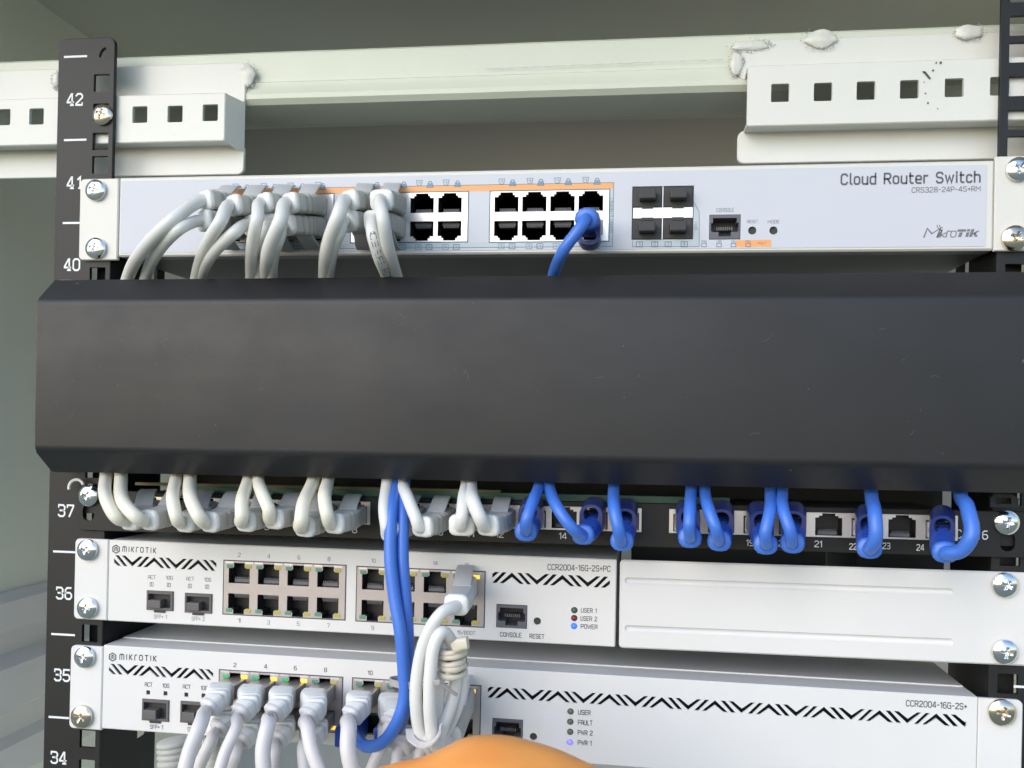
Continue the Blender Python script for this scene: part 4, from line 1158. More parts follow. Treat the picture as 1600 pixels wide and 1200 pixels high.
# =====================================================================================
#  narrow router with blank plate (unit 36)
# =====================================================================================
def zigline(dev, pts):
    """mid height of a slot band as a function of u from two photo points"""
    (a, b) = [dev.uv(*p) for p in pts]
    return lambda u: a[1] + (b[1] - a[1]) * (u - a[0]) / (b[0] - a[0])
def small_sfp(dev, px, py, wpx, hpx):
    a = dev.uv(px - wpx / 2, py); b = dev.uv(px + wpx / 2, py); c = dev.uv(px, py - hpx / 2); d = dev.uv(px, py + hpx / 2)
    return (a[0], b[0], d[1], c[1])
def sfp_plug(dev, r):
    x0, x1, z0, z1 = r; cx, cz = (x0 + x1) / 2, (z0 + z1) / 2
    o = MB().plate(rect(x0 + .1, x1 - .1, z0 + .1, z1 - .1), [rect(x0 + 1.2, x1 - 1.4, z0 + 1.6, z1 - 1.6)], -.8, 5, .3).build('fibre_port_plug', 'dust2', dev.e)
    MB().box(x0 + 1, x1 - 1, 2.6, 5, z0 + 1, z1 - 1).build('plug_recess', 'dust', o)
    MB().box(x0 + 2.2, cx + 1.5, -2.6, 2.7, z0 + 1.7, cz + .6, .4).build('pull_tab', 'dust2', o)
    MB().box(cx - 3, cx + 3, -.9, .5, z0 - .9, z0 + .3).build('cage_latch', 'dust', o)
def led_block(dev, b, T, key, m_frac, p_frac, rows, on=(), name='B'):
    cs = port_block(dev, b, T, key, 'nickel', 'cavity', m_frac, p_frac, rows, y=-.25)
    x0, x1, z0, z1 = b
    for j, (cx, cz, flip) in enumerate(cs):
        s = -1 if flip else 1
        zc = cz + s * (T[1] / 2 + .45)
        for side, mm in ((-1, 'ledg'), (1, 'ledy')):
            m2 = mm
            if (j, side) in on: m2 = mm + 'on'
            xx = cx + side * 5.2
            MB().box(xx - 1.7, xx + 1.7, -.5, 1.5, zc - 1.0, zc + 1.0, .25).build('port_light', m2, dev.e)
    # dark outline gap
    mb = MB()
    line(mb, [(x0 - .2, z1 + .2), (x1 + .2, z1 + .2), (x1 + .2, z0 - .2), (x0 - .2, z0 - .2), (x0 - .2, z1 + .2)], .55, -.14)
    mb.build('shield_gap', 'ink', dev.e)
    # bright upper lip of the shield above the shoulders
    mb = MB()
    for i in range(4):
        cx = x0 + (x1 - x0) * (m_frac + p_frac * i)
        for sg in (-1, 1):
            a, b_ = sorted((cx + sg * 3.2, cx + sg * 7.6)); a = max(a, x0 + .4); b_ = min(b_, x1 - .4)
            mb.box(a, b_, -.42, .1, z1 - 1.1, z1 - .2)
    mb.build('shield_lip', 'silver', dev.e)
    return cs
def logo(dev, px, py, r=2.15, y=-.12):
    c = dev.uv(px, py); mb = MB()
    hexo = [(c[0] + r * math.cos(R_(90 + 60 * k)), c[1] + r * math.sin(R_(90 + 60 * k))) for k in range(6)]
    line(mb, hexo + [hexo[0]], .55, y)
    for dx in (-.8, .0, .8): line(mb, [(c[0] + dx, c[1] - .9), (c[0] + dx, c[1] + .5 + (.3 if dx == 0 else 0))], .38, y)
    line(mb, [(c[0] - .8, c[1] + .5), (c[0], c[1] + 1.1), (c[0] + .8, c[1] + .5)], .38, y)
    mb.build('maker_emblem', 'ink', dev.e)

B = Dev('small_router', 'narrow white router with mostly empty ports, joined to a blank plate at its right', 'router', (170, 970), (963, 1011.3))
bL = 0 + B.uv(169, 900)[0]; bR = B.uv(962.5, 940)[0]; bT = (B.uv(170, 843)[1] + B.uv(962, 875)[1]) / 2
s1 = small_sfp(B, 250.5, 938.5, 42, 31); s2 = small_sfp(B, 310.5, 942.5, 43, 31)
def blk4(dev, TL, TR, BL, BR_):
    a, b, c, d = dev.uv(*TL), dev.uv(*TR), dev.uv(*BL), dev.uv(*BR_)
    return ((a[0] + c[0]) / 2, (b[0] + d[0]) / 2, (c[1] + d[1]) / 2, (a[1] + b[1]) / 2)
bb1 = blk4(B, (350, 875.6), (540, 884), (349.5, 958.5), (539, 968.5)); bb2 = blk4(B, (558, 885.5), (757.5, 893.5), (557, 969.5), (756, 979.5))
cB = small_sfp(B, 799.5, 963, 48.5, 37)
btB = B.uv(839.5, 970.5)
HZ = 5.6
zl = zig_holes(B.uv(178, 880)[0], B.uv(338, 888)[0], zigline(B, [(178, 875.5), (338, 884.0)]), HZ, 24.9, B.uv(240.6, 880)[0])
zr = zig_holes(B.uv(769, 903)[0], B.uv(953, 908)[0], zigline(B, [(769, 902), (952, 910.0)]), HZ, 25.6, B.uv(799.7, 903)[0])
hb = [rect(*s1), rect(*s2), rect(bb1[0] - .1, bb1[1] + .1, bb1[2] - .1, bb1[3] + .1), rect(bb2[0] - .1, bb2[1] + .1, bb2[2] - .1, bb2[3] + .1), rect(*cB), circ(*btB, 1.9)]
ledsB = [(B.uv(897.5, 953.5), 'leddg'), (B.uv(897.3, 965.8), 'ledred'), (B.uv(897, 978.3), 'ledblue')]
hb += [circ(l[0][0], l[0][1], 1.65, 14) for l in ledsB]
MB().plate(rrect(bL, bR, 0, bT, .7, 3), hb + zl + zr, 0, .9, .5).build('front_panel', 'white', B.e)
MB().box(bL + .2, bR - .2, 10, 150, .1, bT - .1, .4).build('chassis', 'white', B.e)
mb = MB()
for (z0, z1) in ((.1, 1.0), (bT - 1.0, bT - .1)): mb.box(bL + .2, bR - .2, .8, 10.2, z0, z1)
for x in (bL + .2, bR - 1.0): mb.box(x, x + .8, .8, 10.2, .5, bT - .5)
mb.build('chassis_rim', 'white', B.e)
MB().box(bL + 1.2, bR - 1.2, 9.3, 9.9, 1, bT - 1).build('shade_sheet', 'slot', B.e)  # interior shade put in as a near-black sheet behind the slots
sl = [slot(B.uv(x + 3, y)[0], B.uv(x, y)[1], 1.5) for x, y in ((136, 860), (135.5, 951))]
ears(B, [(B.uv(116.5, 900)[0], bL - .12, B.uv(140, 968)[1], B.uv(140, 842)[1], (1, 0, 0, 1))], 'white', slots=sl, y0=-.3)
screw(B, 134, 860, rot=25); screw(B, 134, 951, rot=5)
sfp_plug(B, s1); sfp_plug(B, s2); console(B, cB)
led_block(B, bb1, TB, 'B', .128, .244, [(.265, False), (.76, True)])
led_block(B, bb2, TB, 'B', .128, .244, [(.265, False), (.76, True)], on={(3, 1)})
MB().box(btB[0] - 1.9, btB[0] + 1.9, .9, 3, btB[1] - 1.9, btB[1] + 1.9).build('push_button', 'dust', B.e)
def led_dome(dev, c, m, r=1.5):
    mb = MB(); vs = [(c[0], -.9, c[1])]; fs = []
    for i in range(1, 5):
        a = i / 4 * math.pi / 2
        for k in range(14): t = 6.2832 * k / 14; vs.append((c[0] + r * math.sin(a) * math.cos(t), .6 - 1.5 * math.cos(a), c[1] + r * math.sin(a) * math.sin(t)))
    fs += [(0, 1 + k, 1 + (k + 1) % 14) for k in range(14)]
    for i in range(3):
        for k in range(14): fs.append((1 + i * 14 + k, 1 + (i + 1) * 14 + k, 1 + (i + 1) * 14 + (k + 1) % 14, 1 + i * 14 + (k + 1) % 14))
    mb.add(vs, fs); return mb.build('status_light', m, dev.e, smooth=True, angle=80)
for c, m in ledsB: led_dome(B, c, m)
logo(B, 181.5, 858)
mb = MB()
B.text(mb, '_m_i_k_r_o_t_i_k', (191.5, 861.5), (243.5, 864), 10.5, w=.85, gap=3.2)
mb.build('maker_lettering', 'ink', B.e)
mb = MB()
B.text(mb, 'CCR2004-16G-2S+PC', (856, 890), (953.5, 893), 8.3, w=1.0, gap=1.6)
for t, x, y, wd in (('CONSOLE', 798, 991.8, 33), ('RESET', 839, 994.3, 22.5), ('USER 1', 920, 954, 24), ('USER 2', 920, 966.8, 25.5), ('POWER', 920.5, 979.2, 25.5)):
    B.ctext(mb, t, (x, y), wd, 6.4, .045, w=1.0)
mb.build('panel_lettering', M_['ink3'], B.e)
mb = MB()
for t, x, y in (('2', 374, 867), ('4', 420, 869), ('6', 467, 871), ('8', 514, 873.5), ('1', 373.5, 969.5), ('3', 419.5, 972.5), ('5', 466, 974.5), ('7', 513, 977.5), ('9', 582, 981)):
    B.ctext(mb, t, (x, y), 3.8, 6, .04, w=.75)
for t, x, y, wd in (('10', 583.5, 876, 6.5), ('12', 631, 878, 6.5), ('14', 680, 880, 6.5), ('16', 730, 882.5, 6.5), ('15/BOOT', 728.5, 988.6, 28), ('ACT', 237, 901.8, 11.5), ('10G', 264.5, 902.8, 10), ('ACT', 297, 904.3, 11.5), ('10G', 324.5, 905.8, 10),
                    ('SFP+ 1', 250.5, 963.8, 20), ('SFP+ 2', 309.5, 967, 20)):
    B.ctext(mb, t, (x, y), wd, 5.6, .04, w=.72)
for x, y in ((237, 913), (264, 914), (297, 915.5), (324, 916.8)):
    c = B.uv(x, y)
    line(mb, [(c[0] - .9, c[1] - 1), (c[0] + .9, c[1] - 1), (c[0] + .9, c[1] + 1), (c[0] - .9, c[1] + 1), (c[0] - .9, c[1] - 1)], .25, -.12)
    line(mb, [(c[0] - .1, c[1] - 1), (c[0] - .1, c[1] + 1)], .3, -.12)
mb.build('port_lettering', 'ink2', B.e)

# blank plate beside it
K = Dev('blank_plate', 'plain white blanking plate with pressed rectangle, right of the narrow router', 'blank plate', (967, 1012.5), (1600, 1041))
kR = K.uv(1655, 1000)[0]; kT = (K.uv(968, 876.5)[1] + K.uv(1600, 893)[1]) / 2
sk = [slot(K.uv(x - 4, y)[0], K.uv(x, y)[1], 1.5) for x, y in ((1571, 915), (1571, 1020))]
# two long pressed grooves
def groove(p0, p1, hh=3.4):
    a = K.uv(*p0); b = K.uv(*p1); zc = (a[1] + b[1]) / 2
    loops = [(rrect(a[0] + k, b[0] - k, zc - hh / 2 + k, zc + hh / 2 - k, max(.2, hh / 2 - k - .02), 5), y) for k, y in ((0, -.2), (.25, .05), (.75, .7), (1.2, .95))]
    n = len(loops[0][0]); mb = MB()
    for (l1, y1), (l2, y2) in zip(loops[:-1], loops[1:]):
        mb.add([(p[0], y1, p[1]) for p in l1] + [(p[0], y2, p[1]) for p in l2], [(i, (i + 1) % n, n + (i + 1) % n, n + i) for i in range(n)])
    mb.add([(p[0], loops[-1][1], p[1]) for p in loops[-1][0]], [tuple(range(n))])
    return loops[0][0], mb
g1, m1 = groove((976, 908), (1490, 924)); g2, m2 = groove((976, 981), (1490, 1004))
MB().plate(rrect(0, kR, 0, kT, 2.0, 4, (1, 1, 1, 1)), sk + [g1, g2], -.2, 1.6, .8).build('plate', 'white', K.e)
for m in (m1, m2): m.build('pressed_groove', 'white', K.e, smooth=True, angle=60)
screw(K, 1573, 915, rot=25, r=5.7); screw(K, 1572.5, 1020, rot=10, r=5.7)

# =====================================================================================
#  full-width router (unit 35)
# =====================================================================================
D = Dev('wide_router', 'full width white router at the bottom with grey cords plugged in, CCR2004-16G-2S+ print', 'router', (161, 1008), (1535, 1090))
dR = D.uv(1528, 1120)[0]; dL = D.uv(160, 1070)[0]; dB = D.uv(161, 1138.5)[1]
t1 = small_sfp(D, 243.5, 1109.5, 42.5, 34); t2 = small_sfp(D, 303.5, 1113, 43, 34)
db1 = blk4(D, (344, 1047), (535, 1058.5), (341, 1131), (533, 1144)); db2 = blk4(D, (552, 1060), (751, 1071.6), (549, 1144), (749, 1158))
cD = small_sfp(D, 793, 1142, 48, 38); btD = D.uv(833.5, 1151)
zl = zig_holes(D.uv(170, 1048)[0], D.uv(333, 1055)[0], zigline(D, [(170, 1045), (333, 1054.5)]), HZ, 25.1, D.uv(233.5, 1050)[0])
zr = zig_holes(D.uv(762, 1080)[0], D.uv(1510, 1125)[0], zigline(D, [(762, 1081.5), (1510, 1127.0)]), HZ, 25.75, D.uv(792.3, 1085)[0])
ledsD = [(D.uv(891.5, 1111.8), 'ledgrey'), (D.uv(891.2, 1127.8), 'ledgrey'), (D.uv(890.9, 1143.5), 'ledgrey'), (D.uv(890.6, 1159.8), 'ledviolet')]
hd = [rect(*t1), rect(*t2), rect(db1[0] - .1, db1[1] + .1, db1[2] - .1, db1[3] + .1), rect(db2[0] - .1, db2[1] + .1, db2[2] - .1, db2[3] + .1), rect(*cD), circ(*btD, 1.9)] + [circ(l[0][0], l[0][1], 1.65, 14) for l in ledsD]
sqs = [D.uv(x, y) for x, y in ((231.5, 1082), (258.5, 1083.5), (291, 1085.5), (318, 1087))]
hd += [rect(c[0] - 1.1, c[0] + 1.1, c[1] - 1.15, c[1] + 1.15) for c in sqs]
MB().plate(rrect(dL, dR, dB, 0, .7, 3), hd + zl + zr, 0, .9, .5).build('front_panel', 'white', D.e)
MB().box(dL + .2, dR - .2, 10, 190, dB + .1, -.12, .4).build('chassis', 'white', D.e)
mb = MB()
for (z0, z1) in ((dB + .1, dB + 1.0), (-1.0, -.1)): mb.box(dL + .2, dR - .2, .8, 10.2, z0, z1)
for x in (dL + .2, dR - 1.0): mb.box(x, x + .8, .8, 10.2, dB + .5, -.5)
mb.build('chassis_rim', 'white', D.e)
MB().box(dL + 1, dR - 1, 16, 189, -.2, .55, .25).build('top_cover', 'white', D.e)
MB().box(dL + 1.2, dR - 1.2, 9.3, 9.9, dB + 1, -1).build('shade_sheet', 'slot', D.e)  # near-black sheet that does the shade behind slots and ports
sl = [slot(D.uv(x, y)[0], D.uv(x, y)[1], 1.5) for x, y in ((133, 1028), (128, 1121), (1562, 1115))]
ears(D, [(D.uv(109.5, 1070)[0], dL - .12, D.uv(130, 1139)[1], D.uv(130, 1009)[1], (1, 0, 0, 1)), (dR + .12, D.uv(1597.5, 1140)[0], dB, D.uv(1565, 1092.5)[1], (0, 1, 1, 0))], 'white', slots=sl, y0=-.3)
screw(D, 129.5, 1028, rot=15); screw(D, 125, 1121.5, 'brass', rot=25, r=6.0); screw(D, 1568, 1115, 'brass', rot=15, r=6.1)
sfp_plug(D, t1); sfp_plug(D, t2); console(D, cD)
led_block(D, db1, TB, 'B', .128, .244, [(.265, False), (.76, True)], on={(0, -1), (0, 1), (1, -1), (1, 1), (2, -1), (2, 1), (7, 1)})
led_block(D, db2, TB, 'B', .128, .244, [(.265, False), (.76, True)], on={(3, 1)})
MB().box(btD[0] - 1.9, btD[0] + 1.9, .9, 3, btD[1] - 1.9, btD[1] + 1.9).build('push_button', 'dust', D.e)
for c, m in ledsD: led_dome(D, c, m)
q0_, q1_ = D.uv(847, 1112), D.uv(884, 1172)
MB().box(q0_[0], q1_[0], -.09, .02, q1_[1], q0_[1]).build('faint_label', 'labelwhite', D.e)
logo(D, 176, 1026.5)
mb = MB()
D.text(mb, '_m_i_k_r_o_t_i_k', (187, 1030), (244, 1033), 11, w=.9, gap=3.2)
mb.build('maker_lettering', 'ink', D.e)
mb = MB()
D.text(mb, 'CCR2004-16G-2S+', (1416, 1103), (1510.5, 1108.5), 8.8, w=1.0, gap=1.6)
for t, x, y, wd in (('USER', 913, 1113.3, 19), ('FAULT', 914.3, 1129.2, 22), ('PWR 2', 914.3, 1145, 22.5), ('PWR 1', 913.5, 1160.8, 21)):
    D.ctext(mb, t, (x, y), wd, 6.8, .055, w=1.0)
for t, x, y, wd in (('2', 367, 1039, 4), ('4', 415, 1041.5, 4), ('6', 461.5, 1044, 4), ('8', 508.5, 1046.8, 4), ('10', 578.5, 1051.3, 7), ('16', 725.5, 1060, 7), ('12', 625, 1054, 7), ('14', 675, 1057, 7),
                    ('ACT', 232, 1069.5, 11.5), ('10G', 259, 1071.5, 10), ('ACT', 291.5, 1073, 11.5), ('10G', 319, 1075, 10), ('SFP+ 1', 244.5, 1136, 20), ('SFP+ 2', 303, 1140, 20)):
    D.ctext(mb, t, (x, y), wd, 6, .055, w=.85)
tag(mb.build('panel_lettering', 'ink', D.e), kind='stuff')
for c in sqs: MB().box(c[0] - 1.1, c[0] + 1.1, .6, 2, c[1] - 1.15, c[1] + 1.15).build('indicator_window', 'cavity', D.e)

# =====================================================================================
#  patch cords
# =====================================================================================
def rr_sec(w, h, r=2.2, n=3):
    return rrect(-w / 2, w / 2, -h / 2, h / 2, min(r, w * .45, h * .45), n)
def cord_text(mb, path, r, txt, s0, h, view=Vector((CX, CY, CZ))):
    """ink printed along a cord on the side facing out"""
    acc = [0]
    for i in range(1, len(path)): acc.append(acc[-1] + (path[i] - path[i - 1]).length)
    def at(s):
        s = max(0, min(acc[-1] - 1e-3, s))
        i = max(k for k in range(len(acc)) if acc[k] <= s)
        t = (s - acc[i]) / (acc[i + 1] - acc[i])
        return path[i].lerp(path[i + 1], t), (path[i + 1] - path[i]).normalized()
    qs, tw = text_polys(txt, 1.5, .8)
    k = h / 6
    for q in qs:
        vs = []
        for gx, gz in q:
            p, T = at(s0 + gx * k)
            V = (view - p).normalized(); V = (V - T * V.dot(T)).normalized()
            Sd = T.cross(V)
            a = (gz * k - h / 2)
            vs.append(p + Sd * a + V * (math.sqrt(max(.01, r * r - a * a)) + .08))
        mb.add(vs, [(0, 1, 2, 3)])

def depth_fix(p):
    """cords pass behind the cover's edge: slide such points back along their sight line"""
    if -25 < p.y < -16 and -130 < p.z + 0 < 40 or -25 < p.y < -16 and -250 < p.z < -205:
        y2 = -13.5; o = Vector((CX, CY, CZ)); t = (y2 - CY) / (p.y - CY)
        return o + (p - o) * t
    return p
def cord_thing(label, group, port3, boot_end, cord, mats, r=3.0, tab=1, tabw=8.5, lead=14, text=None, boot_w=(12.6, 11.4), ribs=8, plugm='crystal', plug_len=8, hood=0, turn=None, rad=2.2, rib=.915, taper=(.10, .12), tail=None, ring=True, name='network_cable'):
    """port3: (x, z) of the port; boot_end: 3-D point; cord: 3-D points after it"""
    mc_, mbt, mcol, mtab = mats
    cord = [depth_fix(p) for p in cord]
    r = r * (.92 if mats is not WHITE else .86)
    P0 = Vector((port3[0], -1.0 if plug_len < 12 else -plug_len + 3, port3[1]))
    o = empty(name, (port3[0], 0, port3[1]))
    tag(o, label, 'network cable', group)
    org = Vector((port3[0], 0, port3[1]))
    Bp = boot_end
    d_out = (cord[0] - Bp).normalized()
    axis = (Bp - P0).normalized()
    tdir = (axis * 1.0 + d_out * .55).normalized()
    if turn is not None: tdir = Vector(turn).normalized()
    path = bez(P0, P0 + Vector((0, -1, 0)) * lead * .55, Bp - tdir * lead * .6, Bp, 34)
    # plug body inside the jack
    pm = MB()
    y1 = 6
    pm.box(port3[0] - 5.7, port3[0] + 5.7, P0.y - 1.2, y1, port3[1] - 3.9, port3[1] + 3.6, .5)
    pm.v = [tuple(Vector(v) - org) for v in pm.v]
    pm.build('plug', plugm, o)
    # boot
    secs = []
    n = len(path)
    for i in range(n):
        t = i / (n - 1)
        w_ = boot_w[0] * (1 - taper[0] * t); h_ = boot_w[1] * (1 - taper[1] * t)
        if ribs and .22 < t < .93 and i % 4 < 2: w_ *= rib; h_ *= rib - .01
        secs.append(rr_sec(w_, h_, rad))
    bm_ = MB().loft([p - org for p in path], secs, len(secs[0]))
    bm_.build('boot', mbt, o, smooth=True, angle=24)
    # collar at the boot's mouth
    tl = path[-1] - path[-3]; tl.normalize()
    cp = [path[-1] - tl * .6, path[-1] - tl * .1, path[-1] + tl * 1.6, path[-1] + tl * 2.4]
    e0, e1 = boot_w[0] * (1 - taper[0]) * 1.02, boot_w[1] * (1 - taper[1]) * 1.02
    cr_ = max(3, rad); cs = [rr_sec(e0, e1, cr_), rr_sec(e0 * 1.06, e1 * 1.06, cr_), rr_sec(e0 * 1.04, e1 * 1.04, cr_), rr_sec(e0 * .86, e1 * .86, cr_)]
    if ring: MB().loft([p - org for p in cp], cs, len(cs[0])).build('collar', mcol, o, smooth=True, angle=50)
    # cord
    cpts = spline([path[-1] - tl * 2, path[-1] + tl * 3.0] + list(cord), 9)
    MB().tube([p - org for p in cpts], r, 14).build('cord', mc_, o, smooth=True, angle=60)
    if text:
        tm = MB(); cord_text(tm, cpts[::-1] if text[3] else cpts, r, text[0], text[1], text[2]); tm.v = [tuple(Vector(v) - org) for v in tm.v]
        tm.build('cord_print', 'faint', o)
    # latch guard tab
    if tab:
        tp = []
        for s_, up in ((.60, boot_w[1] * .44), (.48, boot_w[1] * .62), (.34, boot_w[1] * .80), (.2, boot_w[1] * .94), (.06, boot_w[1] * 1.0)):
            i = int(s_ * (n - 1)); tp.append(path[i] + Vector((0, 0, 1)) * up * tab)
        tp = spline(tp, 4)
        MB().loft([p - org for p in tp], [rrect(-tabw / 2, tabw / 2, -.6, .6, .5, 2) for _ in tp], len(rrect(-1, 1, -.6, .6, .5, 2))).build('latch_guard', mtab, o, smooth=True, angle=40)
    # moulded loop over the latch
    if hood:
        i0 = P0 + Vector((0, 1.0, 0)); L1 = path[int(n * .45)]
        out_ = rrect(-5.7, 5.7, -5.0, 12.6, 5.2, 6); inn = rrect(-3.7, 3.7, 3.6, 11.2, 3.4, 6)
        if hood < 0: out_ = [(x, -z) for x, z in out_]; inn = [(x, -z) for x, z in inn]
        hm = MB(); m1, m2 = len(out_), len(inn)
        steps = [path[int((n - 1) * t)] for t in (0.18, .30, .42, .54)]
        lean = [0, 0, .4, 1.0]
        def ringv(loop, p, sh): return [p + Vector((x * (1 - .04 * sh), 0, z * (1 - .10 * sh))) - org for x, z in loop]
        for a_, b_ in ((0, 1), (1, 2), (2, 3)):
            for loop, m_ in ((out_, m1), (inn, m2)):
                va = ringv(loop, steps[a_], lean[a_]); vb = ringv(loop, steps[b_], lean[b_])
                hm.add(va + vb, [(i, (i + 1) % m_, m_ + (i + 1) % m_, m_ + i) for i in range(m_)])
        for idx in (0, 3):
            va = ringv(out_, steps[idx], lean[idx]); vi = ringv(inn, steps[idx], lean[idx])
            t_ = tessellate_polygon([[Vector((v.x, v.z, 0)) for v in va], [Vector((v.x, v.z, 0)) for v in vi]])
            hm.add(va + vi, [tuple(q) for q in t_])
        hm.build('latch_hood', 'bluehood', o, smooth=True, angle=40)
    return o, cpts
GREY = ('cable', 'boot', 'collar', 'tab'); CREAM = ('cream', 'boot', 'collar', 'tab'); BLUE = ('blue', 'blueboot', 'blue', 'blueboot')
WHITE = ('whitecable', 'collar', 'whitecable', 'collar')
def W3(dev, u, v_):
    c, n = math.cos(dev.a), math.sin(dev.a)
    return (dev.P.x + u * c - v_ * n, dev.P.z + u * n + v_ * c)

# --- top switch: portsA[block] = 4 upper + 4 lower centres
def pA(b, i, low): cx, cz, f = portsA[b][i + (4 if low else 0)]; return W3(A, cx, cz)
TG = 'grey cords in the left ports of the top switch'
top = [
 (0, 0, 0, (325, 314, -40), [(268, 345, -46), (222, 392, -36), (198, 440, -20), (190, 480, -15)], 'outermost grey cord of the top switch, from its first upper port, sweeping far left', 3.4),
 (0, 0, 1, (322, 345, -38), [(282, 357, -44), (245, 395, -32), (226, 440, -18), (220, 480, -14)], 'grey cord tucked under the outermost one, from the first lower port of the top switch', 3.1),
 (0, 1, 0, (368, 321, -41), [(345, 345, -48), (322, 385, -38), (306, 440, -21), (300, 480, -15)], 'grey cord with its collar at the second upper port of the top switch', 3.3),
 (0, 1, 1, (395, 352, -34), [(368, 362, -44), (333, 395, -36), (312, 440, -17), (308, 480, -14)], 'grey cord crossing diagonally under the second collar of the top switch', 3.2),
 (0, 2, 0, (416, 318, -41), [(402, 342, -48), (394, 385, -38), (393, 440, -21), (394, 480, -15)], 'grey cord falling nearly straight from the third upper port of the top switch', 3.2),
 (0, 3, 0, (456, 318, -42), [(438, 345, -50), (420, 390, -40), (415, 440, -22), (414, 480, -15)], 'thick grey cord curving down from the fourth upper port of the top switch', 3.5),
 (0, 3, 1, (452, 352, -36), [(436, 372, -42), (427, 400, -32), (424, 440, -15), (422, 480, -14)], 'grey cord half hidden behind the thick one, fourth lower port, top switch', 3.1),
 (1, 0, 0, (549, 314, -40), [(529, 336, -48), (512, 385, -38), (507, 440, -21), (507, 480, -15)], 'lone grey cord arching left from the second port block of the top switch', 3.5),
 (1, 0, 1, (548, 346, -36), [(531, 362, -42), (519, 395, -32), (512, 440, -14), (510, 480, -13)], 'grey cord hidden behind the lone arching one on the top switch', 3.0),
 (1, 1, 1, (588, 345, -38), [(583, 368, -44), (592, 400, -38), (608, 440, -22), (618, 480, -15)], 'printed grey UTP cord bending right, left one of the pair on the top switch', 3.3),
 (1, 1, 0, (598, 313, -42), [(598, 340, -51), (606, 385, -42), (622, 440, -23), (632, 480, -15)], 'plain grey cord in front, right one of the pair bending right on the top switch', 3.3),
]
for b, i, low, be, cp, lab, r in top:
    pc = pA(b, i, low)
    text = ('VERIFIED UTP CMR', 12, 2.6) if 'UTP' in lab else None
    be = (be[0], be[1], be[2] + (11 if be[2] < -39 else 8)); cord_thing(lab, TG, pc, U(*be), [U(*p) for p in cp], GREY, r=r, tab=(-1 if low else 1), text=('UTP  CMR VERIFIED', 15, 2.7, True) if text else None, lead=16, turn=(-.62 if cp[0][0] < be[0] - 8 else -.15, -.78, -.12), boot_w=(12.4, 10.6))
# third lower port: its plug is seen, the cord hides behind the others
cord_thing('grey cord mostly hidden between its neighbours at the third lower port of the top switch', TG, pA(0, 2, 1), U(420, 352, -32), [U(412, 385, -30), U(404, 440, -14), U(402, 480, -13)], GREY, r=3.0, tab=-1)
cord_thing('only blue cord of the top switch, in its last lower port', 'blue patch cords', pA(2, 3, 1), U(917, 342, -30), [U(905, 358, -36), U(880, 392, -34), U(862, 440, -20), U(856, 480, -15)], BLUE, r=3.0, tab=0, hood=-1, boot_w=(11.4, 10.4), lead=12, rad=4.6)

# --- patch panel
def pP(i): return W3(PP, *portsP[i])
MG = 'pale cords in the left half of the patch panel'
mid = [
 (0, (205, 812, -38), [(182, 808, -47), (166, 780, -42), (166, 738, -21), (168, 700, -14)], 'leftmost pale cord of the patch panel, hooking right beside the rail', 3.3),
 (1, (236, 812, -38), [(214, 808, -48), (193, 785, -44), (189, 738, -21), (188, 700, -14)], 'second pale cord from the left rail on the patch panel', 3.5),
 (2, (291, 815, -38), [(276, 808, -48), (270, 782, -44), (276, 740, -21), (279, 700, -14)], 'third pale cord from the left rail on the patch panel', 3.3),
 (3, (330, 815, -38), [(312, 808, -47), (299, 782, -43), (297, 740, -21), (297, 700, -14)], 'fourth pale cord from the left rail, with its ribbed boot fully shown', 3.5),
 (4, (386, 814, -40), [(378, 806, -50), (378, 785, -46), (390, 742, -21), (396, 700, -14)], 'fifth pale cord from the left, looping down to a blunt grey boot', 3.4),
 (5, (430, 810, -38), [(420, 796, -46), (410, 772, -40), (402, 742, -19), (400, 700, -13)], 'sixth pale cord from the left, leaning right away from its twin', 3.3),
 (6, (478, 822, -40), [(471, 812, -50), (474, 790, -46), (492, 744, -22), (500, 700, -14)], 'seventh pale cord from the left, lowest loop of the pale row', 3.6),
 (7, (524, 817, -38), [(511, 803, -47), (507, 778, -42), (513, 745, -20), (514, 700, -13)], 'eighth pale cord from the left, next to the printed number 8', 3.4),
 (8, (612, 830, -32), [(603, 822, -37), (600, 795, -34), (605, 750, -16), (607, 700, -12)], 'pale cord mostly hidden behind the long blue pair', 3.0),
 (9, (662, 822, -36), [(650, 810, -40), (638, 780, -34), (628, 750, -13), (625, 700, -11)], 'pale cord emerging right of the long blue pair, by the number 10', 3.2),
 (10, (722, 820, -38), [(722, 805, -45), (724, 780, -38), (729, 752, -18), (732, 700, -13)], 'pale cord behind its twin, by the number 11', 3.1),
 (11, (764, 820, -38), [(750, 808, -47), (740, 785, -44), (735, 752, -21), (734, 700, -14)], 'last pale cord of the patch panel before the blue ones, by the number 12', 3.5),
]
for i, be, cp, lab, r in mid:
    cord_thing(lab, MG, pP(i), U(*be), [U(*p) for p in cp], CREAM if i < 8 else GREY, r=r, tab=1, lead=15, turn=(-.5 if i != 10 else -.05, -.82, -.1), boot_w=(12.4, 10.4))
BG = 'blue patch cords'
